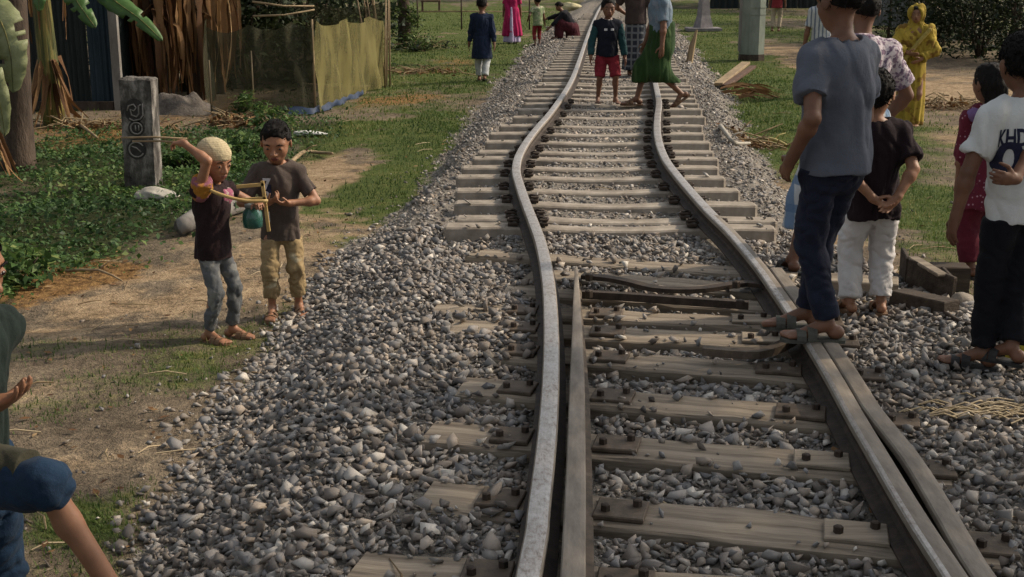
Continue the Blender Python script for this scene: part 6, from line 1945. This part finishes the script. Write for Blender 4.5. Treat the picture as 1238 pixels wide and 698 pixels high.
# 13 boy in the dark shirt, hands clasped behind
loc = P(1047, 389, -.18); loc[2] = hz(loc[0], loc[1]) + .035; H = H_from(loc, 1062, 86)
b13 = Person("boy in a dark maroon shirt and white trousers with hands clasped behind his back", loc, R(183), H, .85, .0057, 2, footL=(.075, 0, 0, 12), footR=(-.055, .01, 0, -10), side=3, handL=(.045, .128, .50), handR=(-.040, .142, .505), elbowL=(1, .25, 0), elbowR=(-1, .3, 0), hdirL=(-.80, .22, -.40), hdirR=(.72, .10, -.62), palmL=(0, .5, .9), palmR=(0, .8, .5), thumbL=(0, .3, 1), thumbR=(0, .3, 1), curlL=.7, curlR=.45, hyaw=-22, hpitch=4, shw=.116)
b13.body().hair(tufts=1500, top=.07, low=-.22)
b13.tee(cloth("dark_maroon_shirt", (.017, .010, .013), .3), hem=-.30, sleeve=.74, seed=131, amp=.014, slr=(.044, .047))
b13.trousers(cloth("white_cotton_trousers", (.56, .54, .53), .08), .955, (.062, .054, .047), seed=132, amp=.011)
b13.sandals(M_soleb, M_soleb)

# 14 woman in the yellow sari
loc = G(1098, 152); H = H_from(loc, 1099, 7)
b14 = Person("woman draped head to foot in a yellow sari standing by the pale road", loc, R(-12), H, 0, .0078, 0, handR=(-.06, -.13, .62), elbowR=(-1, .3, .1), handL=(.05, -.13, .57), elbowL=(1, .3, 0), hpitch=4, hyaw=-10)
b14.body().hair(tufts=0, top=.02)
M_yel = cloth("yellow_sari_cloth", (.34, .245, .04), .3, .85, ('patch', (.20, .115, .025), 9, .56))
b14.skirt(M_yel, .62, .012, .108, .118, "sari_skirt", 141, 10, .016)
hp = lambda x, y, z: b14.Hc + b14.Rh @ (np.array([x, y, z]) * b14.hh)
pr = [ell(hp(0, .09, .10), np.array([.52, .57, .54]) * b14.hh, b14.Rh, .01), cone(hp(.0, .15, -.25), b14.P + b14.up * b14.tl * .75 + b14.bk * .03, .40 * b14.hh, .115 * H, .06, None, b14.Rt, .75), cone(b14.S['L'], b14.P + b14.up * .1, .06 * H, .09 * H, .05), cone(b14.S['R'], b14.P + b14.up * .08, .06 * H, .09 * H, .05),
      cone(b14.S['R'], b14.el['R'], .052 * H, .048 * H, .03), cone(b14.el['R'], b14.wr['R'], .046 * H, .04 * H, .03, -.02), cone(b14.S['L'], b14.el['L'], .052 * H, .046 * H, .03), cone(b14.el['L'], b14.wr['L'], .045 * H, .04 * H, .03, -.02),
      cone(b14.el['R'], b14.el['R'] - [0, 0, .2 * H], .055 * H, .03 * H, .05),
      ell(hp(0, -.46, -.08), np.array([.31, .44, .46]) * b14.hh, b14.Rh, .02, 's')]
b14.garment("sari_drape", pr, M_yel, (), .020, 8, (1.2, 1, .6), 142)
pr = [cone(b14.S['L'] + b14.up * .02 * H - b14.bk * .07 * H, b14.P + b14.up * .05 * H - b14.rt * .08 * H - b14.bk * .12 * H, .018 * H, .022 * H, .02), cone(b14.P + b14.up * .05 * H - b14.rt * .08 * H - b14.bk * .12 * H, b14.P - b14.up * .2 * H - b14.rt * .10 * H - b14.bk * .12 * H, .022 * H, .016 * H, .02)]
b14.garment("sari_end", pr, cloth("yellow_sari_border", (.33, .255, .07), .25), (), .008, 12, (1, 1, .5), 143)

# 15 girl in the maroon dress
loc = P(1184, 332, -.36); loc[2] = hz(loc[0], loc[1]) + .01; H = H_from(loc, 1180, 78); yaw = R(196)
hl = lof(P_at_Y(1152, 262, loc[1]), loc, yaw, H)
b15 = Person("long haired girl in a maroon spotted dress, half hidden by the boy in white", loc, yaw, H, .6, .0082, 1, side=4, handL=tuple(hl), elbowL=(1, .3, 0), face=False, hyaw=10)
b15.body().hair('long', tufts=300)
M_mar = cloth("maroon_spotted_cotton", (.115, .018, .034), .3, .9, ('dots', (.36, .22, .26), 34))
b15.tee(M_mar, hem=-.55, sleeve=1.35, seed=151, amp=.012, hemf=.135, name="dress", slr=(.046, .058), ease=.006)
b15.trousers(cloth("maroon_cotton", (.10, .016, .028), .3), .95, (.07, .062, .055), seed=152)
b15.garment("scarf", [cone(b15.S['R'] + b15.up * .02 * H + b15.bk * .03 * H, b15.P + b15.up * b15.tl * .75 + b15.bk * .085 * H, .034 * H, .04 * H, .03), cone(b15.P + b15.up * b15.tl * .75 + b15.bk * .085 * H, b15.S['L'] + b15.up * .02 * H + b15.bk * .03 * H, .04 * H, .034 * H, .03)], cloth("purple_scarf", (.16, .10, .22), .25), (), .008, 14, (1, 1, 1), 153)
b15.sandals(M_solek, M_solek)

# 16 boy in the white shirt
loc = P(1203, 447, -.17); loc[2] = hz(loc[0], loc[1]) + .035; H = H_from(loc, 1222, 42); yaw = R(-163)
hl = lof(P_at_Y(1155, 264, loc[1] - .03), loc, yaw, H)
fw = lambda u, v: lof(np.array([*P(u, v, loc[2])[:2], loc[2]]), loc, yaw, H)
fa, fb = fw(1186, 443), fw(1220, 450)
b16 = Person("boy in a white shirt with navy back print, gripping his arm behind him", loc, yaw, H, .5, .0057, 1, footL=(fa[0], fa[1], 0, 52), footR=(fb[0], fb[1], 0, 30), pelvis=(-.035, 0, .50), side=4, handL=tuple(hl), elbowL=(1, .4, 0), handR=(.115, .130, .570), elbowR=(-1, .55, -.2), hdirR=(.93, .12, .10), palmR=(0, -1, .1), thumbR=(0, 0, 1), curlR=1.1, curlL=.5, palmL=(-1, 0, 0), hpitch=6, hyaw=-12, shw=.118)
b16.body().hair(tufts=1800, top=.07, low=-.22)
t = b16.tee(cloth("white_cotton_shirt", (.66, .67, .65), .05), hem=-.215, sleeve=.68, seed=161, amp=.011, slr=(.043, .047), ease=.004)
bkw = b16.Rt[:, 1]; M_nav = simple("navy_lettering", [(.3, (.012, .014, .034)), (.7, (.025, .028, .06))], 30, .8, .1, .001)
cb = b16.P + b16.up * b16.tl
b16.print_on(t, "KHDA", .105, cb - b16.up * .085 * H + b16.rt * .072 * H, bkw, M_nav, up=b16.up, spacing=.95, bold=.003, xs=.48)
b16.print_on(t, "0", .19, cb - b16.up * .150 * H + b16.rt * .085 * H, bkw, M_nav, up=b16.up, bold=.007)
b16.trousers(cloth("black_trousers", (.008, .008, .011), .3), .965, (.062, .047, .040), seed=162, amp=.009)
b16.sandals(M_solek, M_solek)

# 17 boy lunging at the left edge
loc = np.array([-1.755, 3.82, ZG]); loc[2] = hz(loc[0], loc[1]); H = 1.60; yaw = R(62); Yl = loc[1]
lk = lof(P_at_Y(100, 583, Yl - .24), loc, yaw, H); la = lof(P_at_Y(146, 728, Yl - .26), loc, yaw, H)
hr = lof(P_at_Y(-4, 488, Yl - .14), loc, yaw, H)
b17 = Person("boy in dark green shirt and blue shorts at the left edge, knee bent", loc, yaw, H, .6, .006, 0, pelvis=(0, 0, .36), legs=1.2, lean=9, build=.88, footR=(la[0], la[1], max(la[2] - .043, 0), -8), footL=(.06, .30, .03, 0, 42), kneeR=tuple(lk - np.array([0, 0, .30])), handR=tuple(hr), elbowR=(-.75, -.55, 0), hdirR=(.25, -.95, .38), palmR=(0, -.3, 1), thumbR=(0, .2, 1), curlR=.5, handL=(.10, .02, .46), hpitch=10, hyaw=8, face=True)
b17.body().hair(tufts=700, low=-.05)
b17.tee(cloth("dark_green_shirt", (.012, .020, .017), .3), hem=-.10, sleeve=.80, seed=171, amp=.010, slr=(.043, .047))
M_sho = cloth("blue_shorts_cloth", (.011, .027, .055), .35)
b17.hem = .9
o = b17.trousers(M_sho, .51, (.074, .059, .058), name="shorts", top=.85, seed=172, amp=.012)
M_oli = cloth("olive_side_panel", (.045, .043, .028), .3)
pr = []
for q in 'R': 
    upv = nz(np.cross(np.cross(b17.knee[q] - b17.hip[q], [0, 0, 1]), b17.knee[q] - b17.hip[q]))
    e = b17.hip[q] + (b17.knee[q] - b17.hip[q]) * .90
    pr.append(cone(b17.hip[q] + upv * .032 * H, e + upv * .026 * H, .050 * H, .042 * H, .02, .0))
b17.garment("side_panel", pr, M_oli, (), .010, 7, (1, 1, 1), 173)

# 18 far person in red by the pole
loc = G(938, 38)
b18 = Person("far person in a red top and cream trousers just beyond the grey green pole", loc, R(160), 1.6, 0, .012, 1, footL=(.07, .04, 0), face=False)
b18.body().hair(tufts=0)
b18.tee(cloth("red_top", (.22, .03, .035), .3), hem=-.3, sleeve=.8, seed=181)
b18.trousers(cloth("cream_trousers", (.40, .33, .24), .2), .93, seed=182)
